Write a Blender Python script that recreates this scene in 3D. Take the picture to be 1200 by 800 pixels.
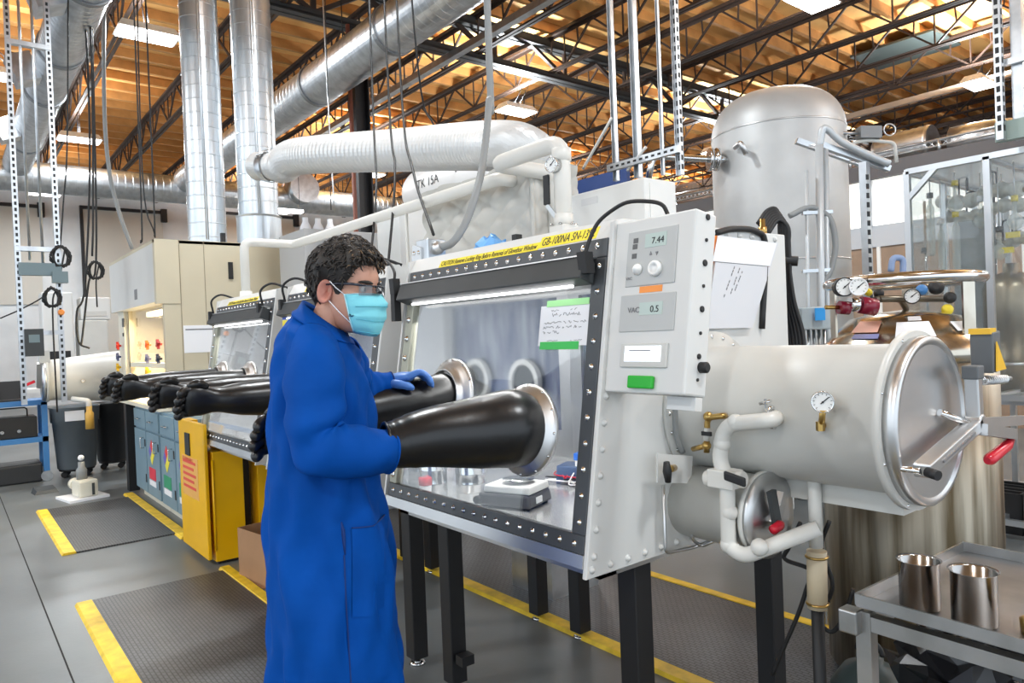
import bpy, math, random
import numpy as np
from mathutils import Vector, Matrix
random.seed(7)
for o in list(bpy.data.objects): bpy.data.objects.remove(o)
scn = bpy.context.scene
col = scn.collection
# ------------------------------------------------------------ camera (from two vanishing points of the photo)
FPX = 836.0; CAMH = 1.5
def _n(v): return v/np.linalg.norm(v)
AX = -_n(np.array([-665.0, -18.0, FPX])); AY = _n(np.array([1050.0, 50.0, FPX]))
AY = _n(AY-AX*(AX@AY)); AZ = np.cross(AX, AY)
if AZ[1] < 0: AZ = -AZ
def at(u, v, x=None, y=None, z=None, d=None):
    """world point seen at photo pixel (u,v) on the plane x=, y=, z= or at depth d"""
    q = np.array([u-600.0, 400.0-v, FPX]); r = np.array([q@AX, q@AY, q@AZ])
    if x is not None: t = x/r[0]
    elif y is not None: t = y/r[1]
    elif z is not None: t = (z-CAMH)/r[2]
    else: t = d/FPX
    p = r*t; return Vector((p[0], p[1], p[2]+CAMH))
cam = bpy.data.cameras.new('camera'); camo = bpy.data.objects.new('camera', cam); col.objects.link(camo)
R_, U_, F_ = [Vector((AX[i], AY[i], AZ[i])) for i in range(3)]
camo.matrix_world = Matrix(((R_.x, U_.x, -F_.x, 0), (R_.y, U_.y, -F_.y, 0), (R_.z, U_.z, -F_.z, CAMH), (0, 0, 0, 1)))
cam.sensor_width = 36; cam.lens = FPX/1200*36; cam.clip_end = 200; cam.clip_start = 0.05
scn.camera = camo
# ------------------------------------------------------------ world + exposure
w = bpy.data.worlds.new('world'); scn.world = w; w.use_nodes = True
w.node_tree.nodes['Background'].inputs[0].default_value = (0.80, 0.90, 1.0, 1)
w.node_tree.nodes['Background'].inputs[1].default_value = 2.5
vs = scn.view_settings
vs.view_transform = 'Standard'; vs.look = 'None'; vs.gamma = 1.0; vs.use_curve_mapping = False
vs.exposure = -0.42
LAMP_W = 175.0; UPL = 1.7
# high-bay fixtures of the hall: grid of lamps under the roof; some unseen at right, added to brighten the deck
LAMPS = [(-9.85, 2.15, 5.5), (-15.4, 2.12, 5.5), (-9.8, 8.1, 5.5), (-4.5, 14.0, 5.5), (-4.5, 8.5, 5.5), (-4.4, 2.2, 5.5), (1.0, 2.2, 5.5),
         (1.0, 8.4, 5.5), (-12.4, 0.97, 5.5), (-4.5, -3.6, 5.5), (1.0, -3.6, 5.5), (-9.85, -3.6, 5.5), (-15.4, 8.1, 5.5), (-21.1, 2.1, 5.5), (-21.1, 8.0, 5.5), (1.0, 14.0, 5.5), (6.5, 8.4, 5.5), (6.5, 14.0, 5.5), (-9.8, 14.0, 5.5), (-15.4, 14.0, 5.5), (-21.1, 14.0, 5.5), (-15.4, 19.6, 5.5), (-9.8, 19.6, 5.5)]
for (x, y, z) in LAMPS:
    ld = bpy.data.lights.new('highbay_light', 'AREA'); ld.shape = 'RECTANGLE'; ld.size = 0.34; ld.size_y = 0.62
    ld.energy = LAMP_W; ld.color = (0.90, 0.96, 1.0)
    lo = bpy.data.objects.new('highbay_light', ld); lo.location = (x, y, z-0.075); col.objects.link(lo)
    up = bpy.data.lights.new('added_ceiling_uplight', 'AREA'); up.shape = 'RECTANGLE'; up.size = 0.24; up.size_y = 0.6; up.energy = LAMP_W*UPL*(.25 if y < 4 else 1.0); up.color = ld.color   # added light thrown upward to brighten the ceiling, no part of the housing
    uo = bpy.data.objects.new('added_ceiling_uplight', up); uo.location = (x, y, z+0.075); uo.rotation_euler = (math.pi, 0, 0); col.objects.link(uo)

# ------------------------------------------------------------ materials
MATS = {}
def M(name, c=(.8, .8, .8), rough=.5, metal=0.0, var=0.0, vscale=4.0, c2=None, bump=0.0, bscale=60.0, emit=0.0, alpha=1.0, trans=0.0, coat=0.0, stretch=None, spec=.5):
    if name in MATS: return MATS[name]
    m = bpy.data.materials.new(name); m.use_nodes = True; nt = m.node_tree; b = nt.nodes['Principled BSDF']
    c = tuple(c)+(1,)
    b.inputs['Base Color'].default_value = c; b.inputs['Roughness'].default_value = rough; b.inputs['Metallic'].default_value = metal
    b.inputs['Specular IOR Level'].default_value = spec
    if coat: b.inputs['Coat Weight'].default_value = coat; b.inputs['Coat Roughness'].default_value = .15
    if trans: b.inputs['Transmission Weight'].default_value = trans; b.inputs['IOR'].default_value = 1.1
    if emit: b.inputs['Emission Color'].default_value = c; b.inputs['Emission Strength'].default_value = emit
    if alpha < 1: b.inputs['Alpha'].default_value = alpha
    if var or bump:
        tc = nt.nodes.new('ShaderNodeTexCoord'); mp = nt.nodes.new('ShaderNodeMapping')
        if stretch: mp.inputs['Scale'].default_value = stretch
        nt.links.new(tc.outputs['Object'], mp.inputs[0])
    if var:
        n = nt.nodes.new('ShaderNodeTexNoise'); n.inputs['Scale'].default_value = vscale; n.inputs['Detail'].default_value = 5
        nt.links.new(mp.outputs[0], n.inputs['Vector'])
        mx = nt.nodes.new('ShaderNodeMix'); mx.data_type = 'RGBA'
        cc = tuple(c2)+(1,) if c2 else tuple(k*(1-var) for k in c[:3])+(1,)
        mx.inputs[6].default_value = c; mx.inputs[7].default_value = cc
        rp = nt.nodes.new('ShaderNodeMapRange'); rp.inputs[1].default_value = .38; rp.inputs[2].default_value = .66
        nt.links.new(n.outputs[0], rp.inputs[0]); nt.links.new(rp.outputs[0], mx.inputs[0]); nt.links.new(mx.outputs[2], b.inputs['Base Color'])
    if bump:
        n2 = nt.nodes.new('ShaderNodeTexNoise'); n2.inputs['Scale'].default_value = bscale; n2.inputs['Detail'].default_value = 3
        nt.links.new(mp.outputs[0], n2.inputs['Vector'])
        bp = nt.nodes.new('ShaderNodeBump'); bp.inputs['Strength'].default_value = bump; bp.inputs['Distance'].default_value = .01
        nt.links.new(n2.outputs[0], bp.inputs['Height']); nt.links.new(bp.outputs[0], b.inputs['Normal'])
    MATS[name] = m; return m
def clear(name, tint=(1, 1, 1), refl=.3, rough=.02, film=0.0, filmcol=(.8, .82, .85)):
    """thin clear sheet: see-through with a grazing reflection, and optionally a milky film"""
    if name in MATS: return MATS[name]
    m = bpy.data.materials.new(name); m.use_nodes = True; nt = m.node_tree; nt.nodes.clear()
    out = nt.nodes.new('ShaderNodeOutputMaterial'); t = nt.nodes.new('ShaderNodeBsdfTransparent'); g = nt.nodes.new('ShaderNodeBsdfGlossy')
    t.inputs[0].default_value = tint+(1,); g.inputs['Roughness'].default_value = rough
    lw = nt.nodes.new('ShaderNodeLayerWeight'); lw.inputs[0].default_value = .5
    pw = nt.nodes.new('ShaderNodeMath'); pw.operation = 'POWER'; pw.inputs[1].default_value = 3.5; nt.links.new(lw.outputs['Facing'], pw.inputs[0])
    ma = nt.nodes.new('ShaderNodeMath'); ma.operation = 'MULTIPLY_ADD'; ma.inputs[1].default_value = .8; ma.inputs[2].default_value = refl*.12; nt.links.new(pw.outputs[0], ma.inputs[0])
    mx = nt.nodes.new('ShaderNodeMixShader'); nt.links.new(ma.outputs[0], mx.inputs[0]); nt.links.new(t.outputs[0], mx.inputs[1]); nt.links.new(g.outputs[0], mx.inputs[2])
    last = mx
    if film:
        d = nt.nodes.new('ShaderNodeBsdfDiffuse'); d.inputs[0].default_value = filmcol+(1,)
        m2 = nt.nodes.new('ShaderNodeMixShader'); m2.inputs[0].default_value = film
        nt.links.new(mx.outputs[0], m2.inputs[1]); nt.links.new(d.outputs[0], m2.inputs[2]); last = m2
    nt.links.new(last.outputs[0], out.inputs[0]); MATS[name] = m; return m

WHITE = M('white_enamel', (.70, .70, .68), .38, var=.04, vscale=3)
OFFW = M('offwhite_paint', (.62, .615, .58), .4, var=.06, vscale=5)
BEIGE = M('beige_paint', (.62, .55, .40), .42, var=.05, vscale=2)
CREAM = M('cream_paint', (.76, .72, .60), .4)
STEEL = M('brushed_steel', (.62, .62, .62), .3, 1, var=.15, vscale=6, stretch=(1, 1, 8))
SATIN = M('satin_steel', (.66, .66, .66), .36, 1, var=.08, vscale=5)
CHROME = M('polished_steel', (.72, .72, .72), .14, 1)
GALV = M('galvanised_steel', (.66, .68, .70), .33, 1, var=.22, vscale=9)
TANKM = M('tank_steel', (.55, .555, .55), .5, .45, var=.12, vscale=3)
DGREY = M('dark_grey_paint', (.045, .05, .052), .45, var=.2)
FRAMEG = M('frame_grey', (.085, .09, .095), .4, .3, var=.15)
OLIVE = M('gasket_olive', (.36, .36, .29), .4, .3)
BLACK = M('black_plastic', (.012, .012, .013), .55)
RUBBER = M('black_rubber_glove', (.008, .008, .009), .30, bump=.15, bscale=14, spec=.5)
BLKST = M('black_steel', (.018, .018, .02), .45, .2)
ROOFST = M('roof_steel', (.05, .03, .022), .6, .1)
YEL = M('yellow_tape', (.92, .62, .03), .5, var=.25, vscale=14, bump=.1)
YELP = M('yellow_paint', (.95, .52, .002), .3, var=.06)
YLAB = M('yellow_label', (.90, .72, .03), .5)
INK = M('black_ink', (.02, .02, .02), .6)
INKG = M('grey_ink', (.22, .22, .23), .6)
PAPER = M('white_paper', (.86, .86, .88), .6)
GREENT = M('green_tape', (.05, .55, .10), .45)
GREENL = M('pale_green_tape', (.42, .85, .36), .45)
GREENB = M('green_button', (.02, .45, .03), .35)
ORANGE = M('orange_label', (.95, .32, .06), .5)
RED = M('red_grip', (.55, .01, .03), .28)
MAROON = M('maroon_knob', (.22, .01, .03), .25)
BRASS = M('brass', (.55, .36, .12), .28, 1)
BLUEC = M('blue_coat', (.0004, .070, .36), .7, var=.18, vscale=5, bump=1.0, bscale=7, spec=.1)
BLUED = M('blue_coat_seam', (.002, .03, .17), .8)
NITR = M('nitrile_blue', (.08, .22, .60), .42, bump=.1, bscale=70)
NITRL = M('nitrile_light_blue', (.16, .42, .80), .5, bump=.2, bscale=40)
SKIN = M('skin', (.60, .33, .235), .5, var=.12, vscale=9, c2=(.50, .24, .17))
EARM = M('ear_skin', (.56, .23, .17), .5)
HAIRM = M('dark_hair', (.020, .015, .012), .58, var=.4, vscale=30)
HAIRL = M('highlight_hair', (.16, .10, .055), .42)
MASKM = M('mask_blue', (.22, .68, .78), .7, bump=.08, bscale=120)
MASKL = M('mask_pale', (.50, .82, .88), .7)
BLUEG = M('bluegrey_cabinet', (.20, .31, .38), .4, var=.1)
TRIMC = M('cream_trim', (.72, .68, .56), .5)
CARD = M('cardboard', (.40, .22, .11), .8, var=.15)
BINM = M('grey_bin_plastic', (.11, .13, .145), .55, var=.12)
BLUEST = M('blue_steel', (.05, .20, .48), .4)
WOODD = M('wood_panel', (.34, .24, .17), .6, var=.2)
PVC = M('white_pvc', (.68, .67, .63), .34)
GREYH = M('grey_hose', (.27, .28, .28), .5)
DUCTW = M('white_foil_duct', (.70, .70, .69), .32, .25, bump=.25, bscale=40)
QUILT = M('quilted_cloth', (.52, .51, .475), .75, bump=.15, bscale=30)
GLASS = clear('window_glass', (.97, .98, .98), .22)
ACRYL = clear('acrylic_sheet', (.93, .95, .95), .25, film=.05)
LENS = clear('spectacle_lens', (.42, .42, .44), .9)
LIT = M('lamp_panel', (1, .98, .95), .5, emit=14)
DIAL = M('dial_white', (.85, .85, .83), .4)
LCD = M('lcd_screen', (.50, .60, .56), .3)
BLUEREFL = M('blue_reflection', (.10, .12, .22), .25, var=.6, vscale=5, c2=(.42, .44, .52), stretch=(3, 1, .6))  # blue-grey tones imitating reflections behind the glovebox windows

# ------------------------------------------------------------ mesh builder
Z3 = Vector((0, 0, 1))
def frame_of(d):
    d = Vector(d).normalized(); a = Z3 if abs(d.z) < .95 else Vector((1, 0, 0))
    u = a.cross(d).normalized(); return u, d.cross(u)
class MB:
    def __init__(s): s.v = []; s.f = []; s.s = []
    def add(s, vs, fs, sm=False):
        b = len(s.v); s.v += [tuple(p) for p in vs]; s.f += [tuple(i+b for i in f) for f in fs]; s.s += [sm]*len(fs); return s
    def box(s, x0, x1, y0, y1, z0, z1):
        return s.hexa([(x0, y0, z0), (x1, y0, z0), (x1, y1, z0), (x0, y1, z0)], [(x0, y0, z1), (x1, y0, z1), (x1, y1, z1), (x0, y1, z1)])
    def hexa(s, a, b):
        n = len(a); vs = list(a)+list(b)
        fs = [tuple(range(n-1, -1, -1)), tuple(range(n, 2*n))]+[(i, (i+1) % n, n+(i+1) % n, n+i) for i in range(n)]
        return s.add(vs, fs)
    def prism(s, poly, vec):
        vec = Vector(vec); return s.hexa([Vector(p) for p in poly], [Vector(p)+vec for p in poly])
    def obox(s, c, u, v, w):
        c, u, v, w = map(Vector, (c, u, v, w))
        return s.hexa([c-u-v-w, c+u-v-w, c+u+v-w, c-u+v-w], [c-u-v+w, c+u-v+w, c+u+v+w, c-u+v+w])
    def bar(s, p0, p1, w, h, up=None):
        p0, p1 = Vector(p0), Vector(p1); d = (p1-p0); 
        if up is None: u, v = frame_of(d)
        else: u = Vector(up).cross(d).normalized(); v = d.normalized().cross(u)
        return s.obox((p0+p1)/2, d/2, u*w/2, v*h/2)
    def loft(s, rings, caps=True, sm=True, closed=True):
        n = len(rings[0]); vs = [p for r in rings for p in r]; fs = []
        for i in range(len(rings)-1):
            for j in range(n if closed else n-1):
                a = i*n+j; b = i*n+(j+1) % n; fs.append((a, b, b+n, a+n))
        s.add(vs, fs, sm)
        if caps and closed:
            b = len(s.v)-len(vs); s.f += [tuple(b+j for j in range(n-1, -1, -1)), tuple(b+(len(rings)-1)*n+j for j in range(n))]; s.s += [False, False]
        return s
    def tube(s, path, r, n=10, caps=True, sm=True, flat=None):
        path = [Vector(p) for p in path]; rs = r if isinstance(r, (list, tuple)) else [r]*len(path); rings = []; u = None
        for i, p in enumerate(path):
            d = (path[min(i+1, len(path)-1)]-path[max(i-1, 0)])
            if d.length < 1e-9: d = Vector((0, 0, 1))
            d.normalize()
            if u is None: u, v = frame_of(d)
            else:
                u = (u-d*u.dot(d)).normalized(); v = d.cross(u)
            rings.append([p+(u*math.cos(2*math.pi*k/n)+v*math.sin(2*math.pi*k/n))*rs[i] for k in range(n)])
        return s.loft(rings, caps, sm)
    def cyl(s, p0, p1, r, r1=None, n=18, caps=True, sm=True): return s.tube([p0, p1], [r, r if r1 is None else r1], n, caps, sm)
    def lathe(s, p, axis, prof, n=28, sm=True, caps=True):
        p = Vector(p); d = Vector(axis).normalized(); u, v = frame_of(d)
        return s.loft([[p+d*t+(u*math.cos(2*math.pi*k/n)+v*math.sin(2*math.pi*k/n))*max(r, 1e-4) for k in range(n)] for t, r in prof], caps, sm)
    def ring(s, p, axis, ri, ro, t, n=32):
        return s.lathe(p, axis, [(0, ri), (0, ro), (t, ro), (t, ri), (0, ri)], n, False, False)
    def torus(s, c, axis, R, r, n=36, k=10, a0=0, a1=2*math.pi):
        u, v = frame_of(axis); c = Vector(c); full = abs(a1-a0-2*math.pi) < 1e-6
        return s.tube([c+(u*math.cos(a)+v*math.sin(a))*R for a in [a0+(a1-a0)*i/n for i in range(n+1)]], r, k, not full)
    def ball(s, c, r, n=12, m=8):
        c = Vector(c); r = Vector(r) if not isinstance(r, (int, float)) else Vector((r, r, r)); 
        return s.loft([[c+Vector((r.x*math.sin(t)*math.cos(a), r.y*math.sin(t)*math.sin(a), -r.z*math.cos(t))) for a in [2*math.pi*k/n for k in range(n)]]
                       for t in [max(.02, min(math.pi-.02, math.pi*i/m)) for i in range(m+1)]])
    def build(s, name, mat, parent=None, kind=None, bevel=0.0, label=None, subsurf=0):
        me = bpy.data.meshes.new(name); V = np.array(s.v, float); lo, hi = V.min(0), V.max(0); c = (lo+hi)/2
        me.from_pydata((V-c).tolist(), [], s.f); me.polygons.foreach_set('use_smooth', s.s); me.update()
        me.materials.append(mat)
        o = bpy.data.objects.new(name, me); col.objects.link(o); c = Vector(c)
        if parent is not None:
            o.parent = parent; c = c-wloc(parent)
        o.location = c
        if kind: o['kind'] = kind
        if label: o['label'] = label
        if bevel:
            b = o.modifiers.new('bevel', 'BEVEL'); b.width = bevel; b.segments = 2; b.limit_method = 'ANGLE'; b.harden_normals = False
        if subsurf:
            b = o.modifiers.new('sub', 'SUBSURF'); b.levels = subsurf; b.render_levels = subsurf
        return o
def wloc(o):
    p = Vector((0, 0, 0))
    while o is not None: p += o.location; o = o.parent
    return p
def tag(o, label, cat, group=None, kind=None):
    o['label'] = label; o['category'] = cat
    if group: o['group'] = group
    if kind: o['kind'] = kind
    return o
def thing(name, label, cat, loc=(0, 0, 0), group=None):
    o = bpy.data.objects.new(name, None); o.empty_display_size = .1; o.location = Vector(loc); col.objects.link(o)
    return tag(o, label, cat, group)
def copy_tree(o, parent=None, skip=()):
    c = o.copy(); col.objects.link(c); c.parent = parent
    for ch in [k for k in bpy.data.objects if k.parent == o]:
        if ch.name.split('.')[0] in skip: continue
        copy_tree(ch, c, skip)
    return c
def spl(pts, k=6):
    P = [Vector(p) for p in pts]; P = [P[0]*2-P[1]]+P+[P[-1]*2-P[-2]]; out = []
    for i in range(1, len(P)-2):
        for j in range(k):
            t = j/k; a, b, c, d = P[i-1:i+3]
            out.append(.5*((2*b)+(c-a)*t+(2*a-5*b+4*c-d)*t*t+(3*b-a-3*c+d)*t**3))
    out.append(P[-2]); return out
def rpath(pts, rad, k=5):
    """polyline with rounded corners (pipe with elbows)"""
    P = [Vector(p) for p in pts]; out = [P[0]]
    for i in range(1, len(P)-1):
        a = (P[i-1]-P[i]); b = (P[i+1]-P[i]); r = min(rad, a.length*.48, b.length*.48); A = P[i]+a.normalized()*r; B = P[i]+b.normalized()*r
        out += [A*(1-t)**2+P[i]*2*t*(1-t)+B*t*t for t in [j/k for j in range(k+1)]]
    return out+[P[-1]]
def text(s, size, o, xd, up, mat, parent=None, name='lettering', width=None, align='LEFT', off=.0):
    cu = bpy.data.curves.new(name, 'FONT'); cu.body = s; cu.size = size; cu.align_x = align; cu.extrude = .0004
    t = bpy.data.objects.new(name, cu); col.objects.link(t); dg = bpy.context.evaluated_depsgraph_get(); dg.update()
    me = bpy.data.meshes.new_from_object(t.evaluated_get(dg)); bpy.data.objects.remove(t)
    V = np.array([v.co[:] for v in me.vertices]); xd = Vector(xd).normalized(); up = Vector(up); nn = xd.cross(up).normalized(); up = nn.cross(xd)
    k = 1.0
    if width: k = width/(V[:, 0].max()-V[:, 0].min()); 
    o = Vector(o)+nn*off; me2 = bpy.data.meshes.new(name)
    W = np.array([(o+xd*(v[0]*k)+up*v[1]+nn*v[2])[:] for v in V]); c = W.mean(0)
    me2.from_pydata((W-c).tolist(), [], [tuple(p.vertices) for p in me.polygons]); me2.materials.append(mat)
    ob = bpy.data.objects.new(name, me2); col.objects.link(ob); c = Vector(c)
    if parent is not None: ob.parent = parent; c = c-wloc(parent)
    ob.location = c; return ob
def bolts(name, pts, nrm, r, mat, parent):
    b = MB()
    for p in pts: b.lathe(p, nrm, [(0, r*1.35), (r*.25, r*1.35), (r*.3, r), (r*.8, r*.8), (r*1.1, r*.2)], 8)
    return b.build(name, mat, parent, kind='stuff')
# ============================================================ ROOM
def floor_mat():
    m = M('concrete_floor', (.155, .170, .176), .34, var=.3, vscale=.9, c2=(.105, .116, .12), bump=.04, bscale=40)
    return m
def mat_mat():
    """ribbed rubber matting: fine raised diamonds as relief"""
    m = M('rubber_mat', (.055, .057, .062), .42, var=.25, vscale=3)
    nt = m.node_tree; b = nt.nodes['Principled BSDF']; tc = nt.nodes.new('ShaderNodeTexCoord'); br = nt.nodes.new('ShaderNodeTexBrick')
    br.inputs['Scale'].default_value = 13; br.inputs['Color1'].default_value = (.085, .088, .093, 1); br.inputs['Color2'].default_value = (.068, .07, .075, 1); br.inputs['Mortar'].default_value = (.018, .018, .02, 1); nt.links.new(br.outputs['Color'], b.inputs['Base Color'])
    br.inputs['Mortar Size'].default_value = .035; bp = nt.nodes.new('ShaderNodeBump'); bp.inputs['Strength'].default_value = .9; bp.inputs['Distance'].default_value = .01
    nt.links.new(tc.outputs['Object'], br.inputs['Vector']); nt.links.new(br.outputs['Fac'], bp.inputs['Height']); bp.invert = True; nt.links.new(bp.outputs[0], b.inputs['Normal'])
    return m
XW = -24.0
fl = MB().box(XW, 8, -9, 22, -.15, 0).build('floor', floor_mat(), kind='structure')
MB().bar((-23.5, .40, .0008), (3, .405, .0008), .007, .0016, up=Z3).build('expansion_joint', M('joint_black', (.01, .01, .01), .9), fl)
MATM = mat_mat()
def floor_mat_strip(name, x0, x1, y0, y1, strips, label):
    t = thing(name, label, 'floor mat', ((x0+x1)/2, (y0+y1)/2, 0))
    MB().box(x0, x1, y0, y1, 0, .012).build('rubber_sheet', MATM, t)
    for (a, b, xa, xb) in strips: MB().hexa([(xa, a, 0), (xb, a, 0), (xb, b, 0), (xa, b, 0)], [(xa, a+.012, .0165), (xb, a+.012, .0165), (xb, b-.012, .0165), (xa, b-.012, .0165)]).build('yellow_edge', YEL, t)
    return t
floor_mat_strip('floor_mat', -4.93, .6, .63, 1.39, [(.545, .645, -4.93, .6), (1.385, 1.465, -5.0, .6)], 'dark ribbed rubber mat with yellow edges under the person in blue')
floor_mat_strip('floor_mat', -8.1, -6.2, .71, 1.49, [(.62, .72, -8.1, -6.2), (1.39, 1.49, -8.3, -6.0)], 'dark rubber mat with yellow edges in front of the blue-grey cabinets')
floor_mat_strip('floor_mat', -6.5, 1.2, 2.46, 3.28, [(2.37, 2.47, -6.5, 1.2), (3.27, 3.35, -6.5, 1.2)], 'long rubber mat with yellow edges behind the glovebox legs')

# roof: plywood deck, purlins across, open-web joists along
DECK = M('plywood_deck', (.88, .50, .17), .7, var=.15, vscale=1.6, bump=.1, bscale=8)
PURL = M('timber_purlin', (.60, .28, .08), .75, var=.3, vscale=3)
ZD = 6.78
ceil = MB().box(XW, 8, -9, 22, ZD, ZD+.1).build('ceiling', DECK, kind='structure')
pur = MB().box(0, .075, -9, 22, ZD-.16, ZD).build('roof_purlin', PURL, ceil)
pur.location.x = XW+.3-wloc(ceil).x
for i in range(1, 52):
    o = pur.copy(); col.objects.link(o); o.location.x = XW+.3+.61*i-wloc(ceil).x
ZB = 6.0; ZT = 6.56
def joist_mesh(x0, x1):
    c = MB()
    for dy in (-.035, .035):
        c.box(x0, x1, dy-.028, dy+.028, ZT, ZT+.035); c.box(x0, x1, dy-.024, dy+.024, ZB-.03, ZB)
    c.box(x0, x1, -.005, .005, ZT-.05, ZT); c.box(x0, x1, -.05, .05, ZT+.03, ZT+.06)
    w_ = MB(); x = x0; p = .66
    while x+2*p < x1:
        w_.bar((x, 0, ZT), (x+p, 0, ZB), .03, .03); w_.bar((x+p, 0, ZB), (x+2*p, 0, ZT), .03, .03); w_.bar((x+p, 0, ZB), (x+p, 0, ZT), .022, .022)
        w_.bar((x+p*.5, 0, (ZT+ZB)/2), (x+p*.5+.02, 0, ZT), .022, .022); w_.bar((x+p*1.5, 0, (ZT+ZB)/2), (x+p*1.5-.02, 0, ZT), .022, .022)
        x += 2*p
    return c, w_
c, w_ = joist_mesh(XW+.05, 7.5)
j0 = c.build('roof_joist', ROOFST, ceil); web0 = w_.build('joist_web', ROOFST, j0)
JY = [8.36+1.56*k for k in range(-8, 9)]
for i, y in enumerate(JY):
    if i == 0: jo = j0
    else:
        jo = j0.copy(); col.objects.link(jo); wb = web0.copy(); col.objects.link(wb); wb.parent = jo
    jo.location.y = y-wloc(ceil).y
# roof girder carried by the column
GX = -9.25
g = MB()
for z0, z1, hw in ((5.9, 6.0, .11), (6.42, 6.56, .12)):
    g.box(GX-hw, GX-hw+.1, -8.9, 21.9, z0, z1); g.box(GX+hw-.1, GX+hw, -8.9, 21.9, z0, z1); g.box(GX-hw, GX+hw, -8.9, 21.9, z0+.02, z0+.035)
go = g.build('roof_girder', M('girder_steel', (.05, .05, .05), .5, .3), ceil)
g = MB(); y = -8.36
while y < 20:
    g.bar((GX, y, 6.0), (GX, y+.78, 6.45), .06, .06); g.bar((GX, y+.78, 6.45), (GX, y+1.56, 6.0), .06, .06); g.bar((GX, y, 6.0), (GX, y, 6.45), .07, .05); y += 1.56
g.build('girder_web', ROOFST, go)
# skylight hatch in the deck
sk = at(1060, 58, z=ZD-.17)
MB().box(sk.x-.75, sk.x+.75, sk.y-.6, sk.y+.6, ZD-.21, ZD-.17).build('roof_hatch', M('hatch_grey', (.06, .075, .07), .5), ceil)
# column
t = thing('steel_column', 'black steel column with a red pipe under the roof girder', 'column', (GX, 4.75, 0))
cb = MB(); cb.box(GX-.11, GX+.11, 4.64, 4.66, 0, 5.9); cb.box(GX-.11, GX+.11, 4.84, 4.86, 0, 5.9); cb.box(GX-.012, GX+.012, 4.66, 4.84, 0, 5.9); cb.build('shaft', BLKST, t)
MB().tube([(GX+.12, 4.56, 0), (GX+.12, 4.56, 5.9)], .03).build('red_pipe', M('red_oxide_pipe', (.22, .075, .05), .5), t)
MB().box(GX-.2, GX+.2, 4.55, 4.95, 0, .02).build('base_plate', BLKST, t)

# far end wall (x = XW): white sheeting with hung beige panels
SHEET = M('white_wall_sheeting', (.74, .76, .77), .35, var=.15, vscale=1.2, bump=.5, bscale=3)
wl = MB().box(XW-.2, XW, -9, 22, 0, ZD).build('wall_left', SHEET, kind='structure')
PANEL = M('beige_wall_panel', (.58, .55, .49), .5)
for n, (u0, u1, vt, vb) in enumerate([(-60, 46, 244, 357), (97, 190, 251, 460), (262, 345, 257, 420), (-190, -80, 240, 355)]):
    a = at(u0, vt, x=XW+.05); b = at(u1, vt, x=XW+.05); lo = max(0.0, at(u0, vb, x=XW+.05).z)
    d = MB().box(XW, XW+.05, a.y, b.y, lo, b.z).build('door_%d' % (n+1), PANEL, kind='structure')
    MB().box(XW+.01, XW+.12, a.y-.08, b.y+.08, b.z, b.z+.09).build('door_head', BLKST, d)
    MB().box(XW+.01, XW+.1, a.y-.08, a.y, lo, b.z).build('door_jamb', BLKST, d)
    MB().box(XW+.02, XW+.16, b.y-.05, b.y+.12, b.z-.25, b.z+.15).build('door_motor', BLKST, d)
MB().box(XW, 8, 21.5, 22, 0, ZD).build('wall_back', M('shadow_brown_wall', (.10, .07, .05), .8), kind='structure')  # dark brown paints the shadow that the far wall lies in
# office partition and mezzanine (plane y = YP)
YP = 11.0
zt = at(1000, 235, y=YP).z; zb = at(1000, 268, y=YP).z; zc = at(1000, 283, y=YP).z; xl = at(880, 250, y=YP).x
ptn = MB().box(xl-3, 6, YP, YP+.1, zb-.32, zb).build('wall_partition', M('partition_grey', (.50, .53, .57), .5), kind='structure')
zw1 = at(1000, 215, y=YP).z
wn = MB().box(xl-3, 6, YP+.03, YP+.08, zb, zw1).build('window_1', M('lit_office_glazing', (.95, .93, .88), .4, emit=1.1), kind='structure')
for i in range(9): 
    x = xl-2.2+i*1.05; MB().box(x, x+.06, YP-.02, YP+.03, zb, zw1).build('window_mullion', GALV, wn)
wd = MB().box(xl-3, 6, YP+.02, YP+.08, 0, zb-.32).build('wall_panelling', WOODD, kind='structure')
for i in range(18):
    x = xl-2.5+i*.46; MB().box(x, x+.05, YP-.01, YP+.02, 0, zb-.32).build('panel_batten', M('white_batten', (.8, .8, .78), .5), wd)
mz = MB().box(xl-3, 6, YP-.1, 21, zw1, zw1+.22).build('mezzanine_deck', M('deck_dark', (.09, .085, .09), .6), kind='structure')
fz = at(1010, 183, y=YP).z
t = thing('mesh_railing', 'chain-link railing along the edge of the dark mezzanine', 'railing', (0, YP, zw1+.22))
xs = [at(u, 170, y=YP).x for u in (1000, 1086, 1165)]; x0, x1 = xl-2, 5
dxp = 1.0
b = MB(); b.cyl((x0, YP, fz), (x1, YP, fz), .02); b.cyl((x0, YP, zw1+.3), (x1, YP, zw1+.3), .015); b.build('rail', GALV, t)
for i in range(8): MB().cyl((x0+i*1.25, YP, zw1+.2), (x0+i*1.25, YP, fz), .022).build('rail_post', GALV, t)
b = MB(); hh = fz-zw1-.3; n = int((x1-x0)/.09)
for i in range(n):
    xa = x0+i*.09
    b.bar((xa, YP, zw1+.3), (min(xa+hh, x1), YP, fz), .006, .006); b.bar((xa, YP, fz), (min(xa+hh, x1), YP, zw1+.3), .006, .006)
b.build('wire_mesh', GALV, t, kind='stuff')
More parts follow.
